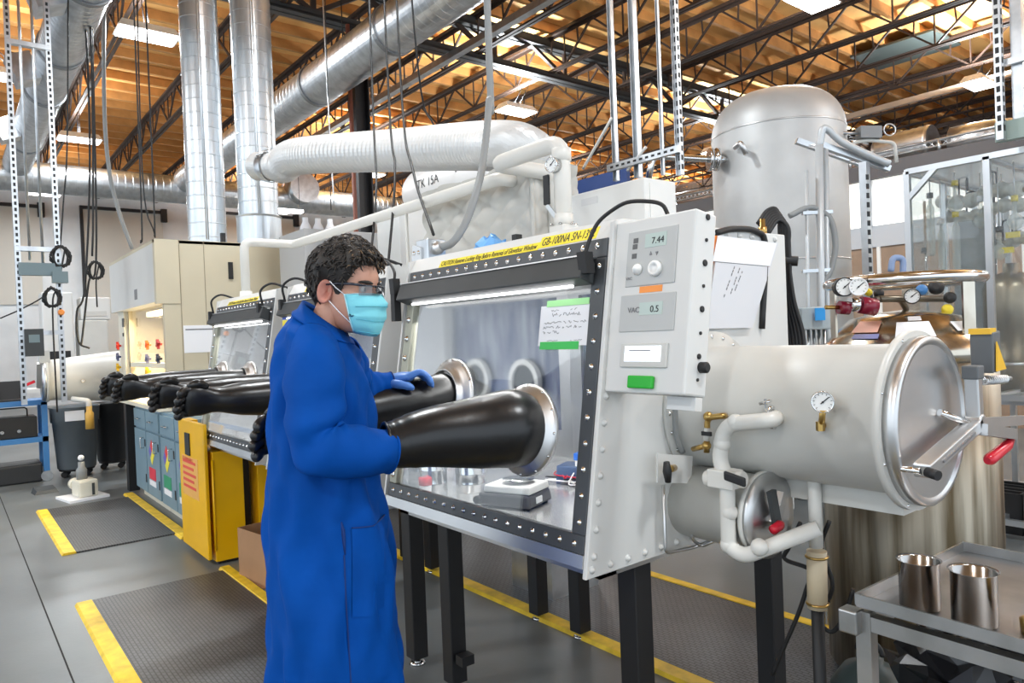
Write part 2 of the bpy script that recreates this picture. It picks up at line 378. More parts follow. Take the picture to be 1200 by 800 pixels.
for i, (u, v, r, lab) in enumerate([(1062, 196, .3, 'ribbed silver duct behind the mezzanine railing'), (1117, 180, .24, 'round silver duct elbow lying on the mezzanine deck')]):
    p = at(u, v, y=YP+.8); p.x += .35*i; p.z = zw1+.22+r
    bb = MB()
    if i == 0: bb.lathe((p.x-.4, p.y, p.z), (1, 0, 0), [(k*.05, r*(1.0 if k % 2 else .96)) for k in range(17)], 24)
    else: bb.tube(rpath([(p.x-.35, p.y, p.z), (p.x+.1, p.y, p.z), (p.x+.45, p.y+.4, p.z)], .3), r, 20)
    tag(bb.build('duct_section', GALV), lab, 'duct')

# ------------------------------------------------------------ lamps
def lamp(x, y, z, label):
    t = thing('highbay_lamp', label, 'lamp', (x, y, z), 'high-bay lamps under the roof')
    MB().hexa([(x-.2, y-.36, z-.05), (x+.2, y-.36, z-.05), (x+.2, y+.36, z-.05), (x-.2, y+.36, z-.05)], [(x-.12, y-.3, z+.06), (x+.12, y-.3, z+.06), (x+.12, y+.3, z+.06), (x-.12, y+.3, z+.06)]).build('housing', M('lamp_housing', (.7, .7, .7), .4), t)
    MB().box(x-.18, x+.18, y-.33, y+.33, z-.066, z-.05).build('diffuser', LIT, t)
    yj = min(JY, key=lambda q: abs(q-y))
    for s in (-1, 1): MB().cyl((x+s*.1, y, z+.06), (x+s*.1, yj, 5.972), .006, n=6).build('suspension_wire', BLKST, t)
LL = ['between the two silver ducts near the beige fume hood', 'above the white end wall beside the slanting duct', 'hanging left of the tall support struts beyond the flexible duct', 'over the mezzanine railing beside the perforated strut',
      'above the big steel tank', 'over the gloveboxes', 'over the work floor near the tray cart', 'over the floor before the acrylic enclosure', 'behind the hanging cable frame next to the slanting duct', 'over the aisle opposite the person', 'over the aisle end', 'over the aisle opposite the fume hood', 'beyond the steel column and the white tank', 'low before the white sheeted end wall under the far duct', 'small behind the white pipe before the end wall', 'added out of sight over the floor beyond the acrylic enclosure', 'added out of sight over the far side aisle', 'added out of sight over the far corner of the hall', 'behind the dome of the big steel tank', 'behind the looped white valve pipe', 'behind the quilted cover, near the end wall', 'in the last row beyond the quilted cover', 'in the last row behind the conduit rack']
for (x, y, z), s in zip(LAMPS, LL): lamp(x, y, z, 'white rectangular high-bay lamp '+s)
for (u, v, s) in ((338, 247, 'small lamp hung under the far silver duct behind the white pipe'),):
    p = at(u, v, x=-14.8)
    t = thing('strip_lamp', s, 'lamp', p); 
    MB().box(p.x-.08, p.x+.08, p.y-.3, p.y+.3, p.z-.03, p.z+.03).build('diffuser', LIT, t)
    for sg in (-.25, .25): MB().cyl((p.x, p.y+sg, p.z+.03), (p.x, p.y+sg, ZB), .006, n=6).build('suspension_wire', BLKST, t)

# ------------------------------------------------------------ ducts
def rib_prof(L, r, pitch=.15, h=.006):
    pr = []; t = 0.0
    while t < L-pitch*.5:
        pr += [(t, r), (t+pitch-.014, r), (t+pitch-.010, r+h), (t+pitch-.004, r+h)]; t += pitch
    return pr+[(L, r)]
DY, DZ = 4.12, 5.0
t = thing('round_duct', 'big silver duct crossing under the roof in front of the column', 'duct', (-10, DY, DZ))
MB().lathe((-15.9, DY, DZ), (1, 0, 0), rib_prof(14, .27, .12, .003), 48, False).build('duct_wall', GALV, t)
for x in (-14, -11.6, -9.2, -7.1, -4.8): MB().lathe((x-.03, DY, DZ), (1, 0, 0), [(0, .272), (0, .29), (.06, .29), (.06, .272)], 32, False, False).build('joint_band', M('duct_band', (.30, .31, .32), .4, .9), t)
for x in (-12.8, -8.4, -5): MB().cyl((x, DY, DZ+.27), (x, DY, ZB-.03), .008, n=6).build('hanger_rod', BLKST, t)
Y2, Z2 = 1.18, 5.0
t = thing('round_duct', 'silver spiral duct slanting past the hanging cable frame', 'duct', (-10, Y2, Z2))
MB().lathe((-15.9, Y2, Z2), (1, 0, 0), rib_prof(11, .23, .10, .003), 48, False).build('duct_wall', GALV, t)
for x in (-14, -11.2, -9.6, -7.7, -6): MB().lathe((x-.03, Y2, Z2), (1, 0, 0), [(0, .232), (0, .25), (.06, .25), (.06, .232)], 32, False, False).build('joint_band', M('duct_band'), t)
for x in (-13.2, -10.3, -8.0):
    MB().obox((x, Y2-.32, Z2-.1), (.16, 0, 0), (0, .12, .05), (0, -.06, .15)).build('takeoff_box', GALV, t)
for x in (-12.5, -8.8): MB().cyl((x, Y2, Z2+.23), (x, Y2, ZB-.03), .008, n=6).build('hanger_rod', BLKST, t)
XF = -16.15; ZF = at(200, 222, x=XF).z
t = thing('round_duct', 'long silver duct running along the far end wall', 'duct', (XF, 6, ZF))
MB().lathe((XF, -6, ZF), (0, 1, 0), rib_prof(17, .29, .14, .003), 48, False).build('duct_wall', GALV, t)
for y in (-2, 0, 2.2, 4.6, 6.8, 9): MB().cyl((XF, y, ZF+.28), (XF, y, ZB), .008, n=6).build('hanger_rod', BLKST, t)
p = at(352, 222, x=XF+.31); MB().cyl((XF+.2, p.y, p.z), (XF+.6, p.y, p.z), .34).build('branch_cap', GALV, t)
# vertical risers
DUCTV = M('bright_spiral_duct', (.78, .83, .87), .3, .8, var=.3, vscale=7, stretch=(1, 1, .15))
def riser(u, v, d, r, z0, lab, bell=False):
    p = at(u, v, d=d); t = thing('riser_duct', lab, 'duct', (p.x, p.y, z0))
    pr = rib_prof(5.88-z0-.35*bell, r, .14, .003)
    if bell: pr = [(0, r*1.12), (.33, r*1.12), (.35, r*1.16), (.36, r*1.02)]+[(a+.36, b) for a, b in pr]
    MB().lathe((p.x, p.y, z0), (0, 0, 1), pr, 56, False).build('duct_wall', DUCTV, t)
    for k in (0, 1): MB().cyl((p.x+(r+.01)*.94, p.y-.34*r+.02*k, z0+.1), (p.x+(r+.01)*.94, p.y-.34*r+.02*k, 5.8), .006, n=6).build('seam_strip', DUCTV, t)
    return p
HTOP = 2.48
rp1 = riser(240, 200, 7.4, .185, HTOP+.005, 'bright vertical spiral duct rising from the beige fume hood')
rp2 = riser(301, 200, 7.5, .2, HTOP+.005, 'bright vertical spiral duct with the white flexible branch', True)
# ============================================================ GLOVEBOXES (row along x, windows lean back towards +y)
KS = .1637
def yf(z): return 1.40+KS*(z-.81)
NF = Vector((0, -1, KS)).normalized(); UPF = Vector((0, KS, 1)).normalized(); XD = Vector((1, 0, 0))
def fp(x, z, off=0.0): return Vector((x, yf(z), z))+NF*off
XL, XR = -2.63, -1.45; YB = 2.46; ZH = 1.762; ZTOP = 1.832
def quad_slab(b, x0, x1, z0, z1, o0, o1): return b.hexa([fp(x0, z0, o0), fp(x1, z0, o0), fp(x1, z1, o0), fp(x0, z1, o0)], [fp(x0, z0, o1), fp(x1, z0, o1), fp(x1, z1, o1), fp(x0, z1, o1)])
MIRROR = M('mirror_steel', (.80, .81, .83), .07, 1, var=.06, vscale=2)
BFLOOR = M('box_floor_steel', (.78, .78, .77), .22, .7, var=.08)
def glove_mesh(p, axis, L, droop=0.0, r0=.09, seed=0, roll=0.0):
    """inflated rubber glove standing out of a port: sleeve, wrist, palm and five fingers"""
    rnd = random.Random(seed); b = MB(); p = Vector(p); a = Vector(axis).normalized(); u, v = frame_of(a)
    if roll: u, v = u*math.cos(roll)+v*math.sin(roll), v*math.cos(roll)-u*math.sin(roll)
    prof = [(0, r0), (.03, r0*1.0), (.12, r0*.95), (.3, r0*.9), (.5, r0*.84), (.66, r0*.76), (.75, r0*.64), (.80, r0*.56), (.84, r0*.56), (.90, r0*.64), (.97, r0*.64), (1.0, r0*.52)]
    rings = []; n = 22
    for t, r in prof:
        fl = 1.0 if t < .78 else 1.0-.42*min(1, (t-.78)/.12); wd = 1.0 if t < .78 else 1.0+.12*min(1, (t-.78)/.12)
        c = p+a*(L*t)+Z3*(-droop*t*t)
        rings.append([c+(u*math.cos(q)*wd+v*math.sin(q)*fl)*r*(1+.02*math.sin(3*q+9*t+seed)) for q in [2*math.pi*k/n for k in range(n)]])
    b.loft(rings)
    e = p+a*(L*.97)-Z3*droop; cv = (v*.7+Z3*.5).normalized()
    for k in range(4):
        s = (k-1.5)*r0*.35; fl = .066-.010*abs(k-1.2); cu = .5+.3*rnd.random(); q = e+u*s
        b.tube(spl([q-a*.02, q+a*fl*.4-cv*.004, q+a*fl*.75-cv*(.01+.012*cu), q+a*fl*.95-cv*(.02+.025*cu)], 4), [.019]*9+[.0185, .017, .013, .006], 8)
    q = p+a*(L*.88)+u*r0*.6*(1 if u.z > 0 else -1)-Z3*droop*.8; sg = (1 if u.z > 0 else -1)
    b.tube(spl([q, q+a*.03+u*sg*.018, q+a*.075+u*sg*.008], 4), [.02]*6+[.016, .013, .006], 8)
    return b
PORTS = [(-2.23, 1.27), (-1.775, 1.19)]
PORTZ = 1.23
def glovebox(label):
    t = thing('glovebox', label, 'glovebox', ((XL+XR)/2, 1.95, 0), 'row of white gloveboxes')
    # legs and base channel
    for x in (XL+.03, XR-.105):
        for y in (1.62, 2.36):
            lg = MB().box(x, x+.075, y, y+.075, .03, .78).build('leg', BLKST, t, bevel=.004)
            f = MB(); f.cyl((x+.037, y+.037, .0), (x+.037, y+.037, .05), .014, n=10); f.cyl((x+.037, y+.037, 0), (x+.037, y+.037, .012), .04, .03, n=14); f.build('levelling_foot', CHROME, lg)
    b = MB(); b.box(XL, XR-.02, 1.46, 1.53, .78, .84); b.box(XL, XR-.02, 2.34, 2.44, .78, .84); b.box(XL, XL+.07, 1.46, 2.44, .78, .84); b.box(XR-.09, XR-.02, 1.46, 2.44, .78, .84); b.build('base_channel', SATIN, t)
    b = MB(); b.box(XL+.01, XR-.016, 1.43, YB, .84, .868); b.build('box_floor', BFLOOR, t)
    # front frame: four members + gasket lip
    FT = .052
    for nm, q in (('frame_sill', (XL+.02, XR-.018, .862, .915)), ('frame_head', (XL+.02, XR-.018, ZH-.045, ZH+.012)), ('frame_stile', (XL+.02, XL+.072, .915, ZH-.045)), ('frame_stile', (XR-.075, XR-.018, .915, ZH-.045))):
        b = MB(); quad_slab(b, *q, -.02, .012); b.build(nm, OLIVE if q[1] == XL+.072 else FRAMEG, t, bevel=.003)
    b = MB(); quad_slab(b, XL+.01, XR-.016, .825, .862, -.02, .016); b.build('sill_lip', SATIN, t)
    P = [fp(XL+.06+i*(XR-XL-.12)/17, .889, .012) for i in range(18)]+[fp(XL+.06+i*(XR-XL-.12)/17, ZH-.01, .012) for i in range(18)]+[fp(XR-.046, .95+i*.074, .012) for i in range(11)]+[]
    bolts('frame_bolts', P, NF, .0075, CHROME, t)
    bolts('stile_bolts', [fp(XL+.046, .95+i*.078, .012) for i in range(10)], NF, .0105, CHROME, t)
    b = MB(); quad_slab(b, XL+.072, XR-.075, .915, ZH-.045, -.006, .0); b.build('window_pane', GLASS, t)
    # lamp hood over the window with its tube
    zh0, zh1 = 1.635, 1.702
    hd = MB().hexa([fp(XL+.03, zh0, .014), fp(XR-.06, zh0, .014), fp(XR-.06, zh1, .014), fp(XL+.03, zh1, .014)], [fp(XL+.03, zh0+.012, .075), fp(XR-.06, zh0+.012, .075), fp(XR-.06, zh1+.012, .06), fp(XL+.03, zh1+.012, .06)]).build('lamp_hood', DGREY, t, bevel=.004)
    MB().cyl(fp(XL+.1, zh0-.002, .034), fp(XR-.13, zh0-.002, .034), .005, n=10).build('lamp_tube', M('tube_light', (1, 1, 1), .5, emit=5), hd)
    MB().hexa([fp(XL+.03, zh1+.012, .0), fp(XR-.06, zh1+.012, .0), fp(XR-.06, zh1+.016, .0), fp(XL+.03, zh1+.016, .0)], [fp(XL+.03, zh1+.012, .062), fp(XR-.06, zh1+.012, .062), fp(XR-.06, zh1+.016, .062), fp(XL+.03, zh1+.016, .062)]).build('hood_top_trim', SATIN, hd)
    # header (sloped white nose), roof, rear
    yh = yf(ZH+.012)
    b = MB().hexa([(XL, yh-.004, ZH+.012), (XL, yh+.03, ZTOP), (XL, YB, ZTOP), (XL, YB, ZTOP-.02), (XL, yh+.045, ZTOP-.02), (XL, yh+.016, ZH+.012)],
                  [(XR-.016, yh-.004, ZH+.012), (XR-.016, yh+.03, ZTOP), (XR-.016, YB, ZTOP), (XR-.016, YB, ZTOP-.02), (XR-.016, yh+.045, ZTOP-.02), (XR-.016, yh+.016, ZH+.012)])
    b.build('header_panel', WHITE, t)
    b = MB(); b.box(XL, XR-.016, YB-.02, YB, .84, 1.0); b.box(XL, XR-.016, YB-.02, YB, 1.68, ZTOP-.02); b.box(XL, XL+.1, YB-.02, YB, 1.0, 1.68); b.box(XR-.116, XR-.016, YB-.02, YB, 1.0, 1.68); b.build('rear_wall', SATIN, t)
    MB().box(XL+.1, XR-.116, YB-.012, YB-.006, 1.0, 1.68).build('rear_pane', GLASS, t)
    MB().box(XL+.06, XR-.08, YB+.01, YB+.016, .95, 1.72).build('rear_reflection_sheet', BLUEREFL, t)  # added sheet, its colour stands in for blue reflections behind the pane
    for x in (XL+.37, XR-.37):
        r = MB().ring((x, YB-.012, 1.24), (0, -1, 0), .095, .125, .03).build('rear_port_ring', WHITE, t)
        MB().cyl((x, YB-.03, 1.24), (x, YB-.022, 1.24), .095, n=28).build('port_cap', M('port_cap_dark', (.05, .055, .06), .3), r)
    # end walls
    sec = lambda x: [(x, 1.44, .84), (x, 2.44, .84), (x, 2.44, ZTOP-.02), (x, yh+.05, ZTOP-.03), (x, yf(1.6)+.03, 1.6)]
    MB().hexa(sec(XL+.012), sec(XL+.02)).build('mirror_wall', MIRROR, t)
    MB().hexa(sec(XR-.024), sec(XR-.018)).build('inner_wall', M('inner_white', (.72, .73, .74), .3), t)
    sp = lambda x: [(x, 1.385, .80), (x, YB+.02, .80), (x, YB+.02, ZTOP+.0), (x, yf(1.82)+.03, ZTOP), (x, yf(1.82)-.01, 1.822)]
    return t, sp
def add_ports(t, zs, glv):
    for i, (dx, L, dz, droop, kind) in enumerate(glv):
        z = zs[i]; x = dx
        r = MB(); r.lathe(fp(x, z, .0), NF, [(0, .10), (0, .148), (.012, .148), (.016, .138), (.03, .125), (.034, .108), (.05, .106), (.05, .10), (0, .10)], 40, True, False)
        r = r.build('glove_port', SATIN, t)
        P = [fp(x, z, .013)+(XD*math.cos(a)+UPF*math.sin(a))*.142 for a in [k*math.pi/6 for k in range(12)]]
        bolts('port_bolts', P, NF, .004, CHROME, r)
        if kind == 'glove':
            e = Vector((x, yf(z)-L, z+dz)); ax = e-fp(x, z, .04)
            glove_mesh(fp(x, z, .03), ax, ax.length, droop, .094, seed=i+int(abs(x)*10), roll=1.25).build('glove', RUBBER, r)
g3, sp = glovebox('white glovebox nearest the beige fume hood, two black gloves standing out')
add_ports(g3, (1.25, 1.25), [(-2.33, .70, .03, .0, 'glove'), (-1.775, .72, .03, 0, 'glove')])
MB().hexa(sp(XL-.012), sp(XL)).build('end_panel', WHITE, g3); MB().hexa(sp(XR-.016), sp(XR)).build('end_panel', WHITE, g3)
# copy for the middle box, then move both along the row
PITCH = 1.36
g2 = copy_tree(g3); g2['label'] = 'white glovebox half hidden behind the person, between two others'
g2.location.x -= PITCH; g3.location.x -= 2*PITCH
for g_ in (g2, g3):
    for k in (0, 1):
        x = g_.location.x+(-.52+1.0*k)
        c = MB().tube(spl([(x, yf(1.74)-.05, 1.745), (x+.01, yf(1.74)-.06, 1.82), (x+.06, yf(1.8)-.02, 1.86), (x+.11, yf(1.8)+.06, 1.83)], 5), .007, 8).build('lamp_cord', BLACK, g_)
        MB().box(x-.016, x+.016, yf(1.7)-.075, yf(1.7)-.04, 1.69, 1.745).build('cord_plug', BLACK, c)
# ---- the nearest box
g1, sp = glovebox('nearest white glovebox with control panel and big round airlock')
add_ports(g1, (PORTS[0][1], PORTS[1][1]), [(PORTS[0][0], .72, -.03, .02, 'glove'), (PORTS[1][0], .4, 0, 0, 'none')])
MB().hexa(sp(XL-.012), sp(XL)).build('end_panel', WHITE, g1); ep = MB().hexa(sp(XR-.016), sp(XR)).build('end_panel', WHITE, g1, bevel=.003)
P = [(XR, yf(z)+.012, z) for z in [.86+.075*i for i in range(13)]]+[(XR, 1.41+.075*i, .825) for i in range(14)]+[(XR, 1.66+.075*i, 1.812) for i in range(11)]+[(XR, 1.86, z) for z in (1.10, 1.2, 1.3, 1.4)]
bolts('panel_bolts', P, (1, 0, 0), .0085, WHITE, ep)
# labels on the header nose
nd = Vector((0, .034, ZTOP-ZH-.012)).normalized(); nn = XD.cross(nd); yh = yf(ZH+.012)
def nose(x, s): return Vector((x, yh-.004, ZH+.012))+nd*s
def nose_label(u0, u1, s0, s1, txt, nm, g1=g1, dx=0):
    xa, xb = [at(u, v, y=yh+.03).x+dx for u, v in (u0, u1)]
    lb = MB().hexa([nose(xa, s0), nose(xb, s0), nose(xb, s1), nose(xa, s1)], [nose(xa, s0)+nn*.0012, nose(xb, s0)+nn*.0012, nose(xb, s1)+nn*.0012, nose(xa, s1)+nn*.0012]).build(nm, YLAB, g1)
    h = s1-s0; text(txt, h*1.0, nose(xa+.012, s0+h*.18)+nn*.0016, XD, nd, INK, lb, nm+'_text', xb-xa-.024)
nose_label((522, 312), (639, 297), .003, .034, 'CAUTION Remove Locking Ring Before Removal of Glovebox Window', 'caution_label')
nose_label((638, 278), (706, 268), .008, .052, 'GB-100NA SN-1392', 'serial_label')
for g_, k in ((g2, 1), (g3, 2)): nose_label((522, 312), (639, 297), .003, .034, 'CAUTION Remove Locking Ring Before Removal of Glovebox Window', 'caution_label', g_, -PITCH*k)
# inner fluorescent light carried by each hood
for k in range(3):
    ld = bpy.data.lights.new('hood_light', 'AREA'); ld.shape = 'RECTANGLE'; ld.size = .95; ld.size_y = .05; ld.energy = 14; ld.color = (1, .98, .96)
    lo = bpy.data.objects.new('hood_light', ld); lo.location = fp((XL+XR)/2-PITCH*k, 1.60, -.05); lo.rotation_euler = (math.radians(25), 0, 0); col.objects.link(lo)
MB().box(-2.662, -2.63, 1.475, 1.505, at(457, 377, y=1.49).z, at(457, 340, y=1.49).z).build('joint_latch', BLACK, g1)
# lamp cords
for (u0, v0, pts) in ((685, 300, [(690, 283), (700, 262), (715, 248), (735, 237), (760, 236), (776, 240), (783, 252)]), (462, 330, [(462, 318), (455, 307), (447, 305)])):
    p0 = at(u0, v0, y=yf(1.72)-.06)
    path = [p0]+[at(u, v, y=yf(1.72)-.06+.02*(i+1)) for i, (u, v) in enumerate(pts)]
    c = MB().tube(spl(path, 5), .006, 8).build('lamp_cord', BLACK, g1)
    MB().obox(p0+Vector((.004, 0, -.02)), (.017, 0, 0), (0, .017, 0), (-.004, 0, .032)).build('cord_plug', BLACK, c)
# notice taped inside the pane
a = at(628, 352, y=yf(1.5)+.012); b_ = at(694, 352, y=yf(1.5)+.012)
xa = at(630, 380, y=yf(1.45)).x; xb = at(690, 378, y=yf(1.45)).x; za = at(658, 405, y=yf(1.4)).z; zb_ = at(662, 357, y=yf(1.55)).z
nt_ = MB(); quad_slab(nt_, xa, xb, za, zb_, .0015, .0035); nt_ = nt_.build('notice_sheet', PAPER, g1, label='white handwritten notice taped to the window')
def wr(x0, x1, z, h, mat, seed, gaps=True):
    rnd = random.Random(seed); b = MB(); x = x0; ph = 0
    pts = []
    while x < x1:
        pts.append(fp(x, z+h*(rnd.random()-.5), .0042)); x += .0026+.002*rnd.random()
        if gaps and rnd.random() < .13 and len(pts) > 2:
            b.tube(pts, .0007, 4); pts = []; x += .007
    if len(pts) > 1: b.tube(pts, .0007, 4)
    return b
W_ = xb-xa; H_ = zb_-za
for k, (f0, f1, zz, h, m) in enumerate([(.22, .38, .87, .008, INKG), (.6, .78, .88, .007, INKG), (.25, .8, .76, .012, INK), (.1, .92, .57, .008, INK), (.08, .88, .45, .009, INK), (.08, .42, .33, .009, INK), (.18, .4, .12, .005, INKG), (.64, .86, .13, .006, INKG)]):
    wr(xa+W_*f0, xa+W_*f1, za+H_*zz, h, m, k).build('handwriting', m, nt_)
b = MB(); quad_slab(b, xa+.03, xb-.012, zb_-.004, zb_+.016, .004, .006); b.build('tape_strip', GREENL, nt_)
b = MB(); quad_slab(b, xa+.012, xb-.045, za-.012, za+.012, .004, .006); b.build('tape_strip', GREENT, nt_)

# safety card at the joint of the two farther boxes
ya_ = yf(1.6)-.03; xa_ = at(331, 372, y=ya_).x; xb2 = at(349, 372, y=ya_).x; z1c = at(340, 370, y=ya_).z; z0c = at(340, 402, y=ya_).z
sc = MB().box(xa_, xb2, ya_, ya_+.003, z0c, z1c).build('safety_card', PAPER, g2); MB().box(xa_, xb2, ya_-.001, ya_, z1c-.018, z1c).build('card_band', M('card_blue', (.03, .08, .45), .5), sc); MB().box(xa_, xb2, ya_-.001, ya_, z1c-.07, z1c-.02).build('card_band', YLAB, sc)
# ---- control panel box in front of the end panel
cx0, cx1 = -1.452, -1.165; cz0, cz1 = 1.325, 1.815
cp = lambda x, z, o: Vector((x, 1.487+KS*(z-1.325), z))+NF*o
ctl = MB().hexa([cp(cx0, cz0, 0), cp(cx1, cz0, 0), cp(cx1, cz1, 0), cp(cx0, cz1, 0)], [cp(cx0, cz0, -.09), cp(cx1, cz0, -.09), cp(cx1, cz1, -.09), cp(cx0, cz1, -.09)]).build('control_box', WHITE, g1, bevel=.006)
GREYP = M('panel_grey', (.50, .51, .50), .4)
def slab(par, nm, x0, x1, z0, z1, o0, o1, mat, bv=.0):
    return MB().hexa([cp(x0, z0, o0), cp(x1, z0, o0), cp(x1, z1, o0), cp(x0, z1, o0)], [cp(x0, z0, o1), cp(x1, z0, o1), cp(x1, z1, o1), cp(x0, z1, o1)]).build(nm, mat, par, bevel=bv)
def cz(u, v): # pixel on the control face
    y = 1.53
    for _ in range(4): p = at(u, v, y=y); y = 1.487+KS*(p.z-1.325)
    return p
def frect(par, nm, u0, v0, u1, v1, o0, o1, mat, bv=0):
    a, b = cz(u0, v0), cz(u1, v1); return slab(par, nm, a.x, b.x, b.z, a.z, o0, o1, mat, bv)
p1_ = frect(ctl, 'meter_plate', 738, 273, 791, 331, 0, .004, GREYP, .002)
p2_ = frect(ctl, 'meter_plate', 729, 347, 790, 387, 0, .004, GREYP, .002)
p3_ = frect(ctl, 'touch_panel', 730, 403, 782, 431, 0, .008, OFFW, .002)
frect(ctl, 'lcd_display', 758, 275, 782, 287, .004, .0055, LCD); frect(ctl, 'lcd_display', 751, 355, 777, 368, .004, .0055, LCD)
frect(ctl, 'lit_screen', 735, 406, 776, 424, .008, .0095, M('screen_white', (.86, .92, 1), .3, emit=.9))
frect(ctl, 'green_button', 739, 440, 767, 456, 0, .014, GREENB, .004); frect(ctl, 'orange_label', 750, 336, 776, 341, 0, .0015, ORANGE)
for (u, v) in ((744, 280), (743, 287), (742, 298)): frect(ctl, 'indicator', u, v, u+5, v+5, .004, .005, M('indicator_grey', (.12, .12, .12), .5))
fx = lambda u, v, o: cz(u, v)+NF*o
for s, u, v, sz in (('7.44', 765, 286, .026), ('0.5', 763, 366, .026), ('VAC', 737, 367, .022), ('VAC', 735, 329, .012)):
    text(s, sz, fx(u, v, .0062), XD, UPF, INKG if s == 'VAC' else INK, ctl, 'panel_text')
for u, a_ in ((764, 1), (771, -1)):
    c = fx(u, 297, .005); MB().prism([c+XD*-.005-UPF*.005*a_, c+XD*.005-UPF*.005*a_, c+UPF*.006*a_], NF*.001).build('arrow_key', INKG, ctl)
frect(ctl, 'screen_line', 740, 410.5, 765, 411.6, .0095, .0099, INKG)
kn = MB().lathe(fx(770, 315, .004), NF, [(0, .022), (.012, .021), (.014, .017), (.014, .012), (.008, .011), (.008, .0)], 24).build('ring_knob', DIAL, ctl)
kn = MB().lathe(fx(749, 316, .004), NF, [(0, .016), (.006, .016), (.018, .006), (.02, .001)], 20).build('pointer_knob', DIAL, ctl)
for i, (v, r) in enumerate([(254, .0085), (281, .005), (308, .009), (335, .0048), (362, .0085), (390, .0048), (417, .0075), (430, .015), (444, .0045)]):
    z = at(826, v, x=cx1).z; y = 1.487+KS*(z-1.325)+.05; MB().lathe((cx1-.001, y+(.012 if i == 7 else 0), z), (1, 0, 0), [(0, r), (.004 if i != 7 else .02, r), (.005 if i != 7 else .024, r*.7)], 14).build('plug', BLACK, ctl)
frect(g1, 'control_bracket', 768, 462, 800, 480, -.08, -.05, WHITE)
MB().tube(spl([at(792, 462, x=-1.40), at(791, 480, x=-1.41), at(793, 510, x=-1.42), at(800, 530, x=-1.42)], 5), .009, 8).build('grey_hose', GREYH, g1)

# ---- big airlock
AYC, AZC, AR = 1.99, 1.234, .2; AXD = -.79
al = MB().lathe((XR, AYC, AZC), (1, 0, 0), [(0, AR+.05), (.014, AR+.05), (.014, AR), (AXD-XR-.03, AR), (AXD-XR-.03, AR+.034), (AXD-XR-.01, AR+.034)], 56).build('airlock_chamber', OFFW, g1)
dr = MB().lathe((AXD-.012, AYC, AZC), (1, 0, 0), [(0, AR+.02), (.03, AR+.02), (.036, AR+.014), (.036, AR+.002), (.031, AR-.002), (.031, AR-.004), (.034, .001)], 56).build('airlock_door', SATIN, al)
P = [(AXD-.012, AYC+math.cos(a)*(AR+.027), AZC+math.sin(a)*(AR+.027)) for a in [math.pi/8+k*math.pi/4 for k in range(8)]]
P += [(XR+.014, AYC+math.cos(a)*(AR+.032), AZC+math.sin(a)*(AR+.032)) for a in [k*math.pi/12 for k in range(24)]]
bolts('flange_bolts', P, (1, 0, 0), .005, CHROME, al)
def ap(u, v, x): return at(u, v, x=x)
# clamp bar across the door
cxx = AXD+.07
arm = MB(); A = ap(1080, 552, cxx); B = ap(1143, 496, cxx); C_ = ap(1140, 440, cxx)
arm.bar(A, B, .034, .04, up=(1, 0, 0)); arm.bar(B, C_, .034, .034, up=(1, 0, 0)); arm.cyl(B-Vector((.02, 0, 0)), B+Vector((.02, 0, 0)), .026, n=20); arm.build('clamp_bar', SATIN, al, bevel=.004)
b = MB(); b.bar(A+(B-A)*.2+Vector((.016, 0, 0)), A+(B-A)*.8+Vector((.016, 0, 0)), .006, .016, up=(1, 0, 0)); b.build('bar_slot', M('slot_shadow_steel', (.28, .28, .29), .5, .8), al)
q = ap(1050, 548, AXD); MB().cyl((AXD-.04, q.y, q.z), A, .008, n=12).build('pivot_pin', CHROME, al)
MB().cyl(A+Vector((.012, 0, 0)), A+Vector((.04, -.01, -.004)), .012, n=14).build('pin_cap', BLACK, al)
sh = MB(); S0 = ap(1120, 494, AXD+.03); sh.cyl((AXD+.03, AYC+.02, AZC+.02), (cxx, B.y-.03, B.z), .009, n=12); sh.build('clamp_spindle', CHROME, al)
br = MB(); D = ap(1160, 498, cxx); E_ = ap(1200, 492, cxx); br.bar(B, E_, .028, .012, up=(1, 0, 0)); br.bar(ap(1150, 503, cxx+.02), ap(1185, 508, cxx+.02), .03, .03, up=(1, 0, 0)); br.build('toggle_body', SATIN, al)
MB().tube([ap(1186, 513, cxx+.02), ap(1180, 522, cxx+.02), ap(1160, 538, cxx+.02), ap(1157, 540, cxx+.02)], [.008, .0145, .016, .009], 14).build('red_grip', RED, al)
hb = MB().obox(ap(1155, 412, cxx), (.028, 0, 0), (0, .03, .002), (0, -.002, .055)).build('hinge_block', M('hinge_grey', (.12, .13, .14), .45), al, bevel=.004)
MB().obox(ap(1140, 436, cxx+.01), (.02, 0, 0), (0, .022, 0), (0, 0, .018)).build('hinge_knuckle', M('hinge_grey'), al, bevel=.004)
MB().obox(ap(1151, 388, cxx), (.026, 0, 0), (0, .022, 0), (0, 0, .008)).build('yellow_cap', M('hinge_yellow', (.85, .50, .03), .4), al)
y_ = ap(1181, 412, cxx); MB().prism([ap(1167, 400, cxx+.031), ap(1167, 435, cxx+.031), ap(1178, 432, cxx+.031)], (.003, 0, 0)).build('warning_triangle', M('hinge_yellow'), al)
s0, s1 = ap(1150, 446, cxx), ap(1178, 444, cxx); MB().tube([s0+(s1-s0)*(k/80)+Vector((math.cos(k*.9), 0, math.sin(k*.9)))*.011 for k in range(81)], .003, 5).build('hinge_spring', GALV, al)
MB().cyl(ap(1150, 446, cxx), ap(1184, 443, cxx), .006, n=10).build('hinge_rod', GALV, al)
# second, shadowed body under the chamber (support trough)
b = MB(); b.box(-1.25, AXD-.05, AYC-.02, AYC+.10, AZC-AR-.055, AZC-AR+.015); b.build('chamber_trough', OFFW, al)
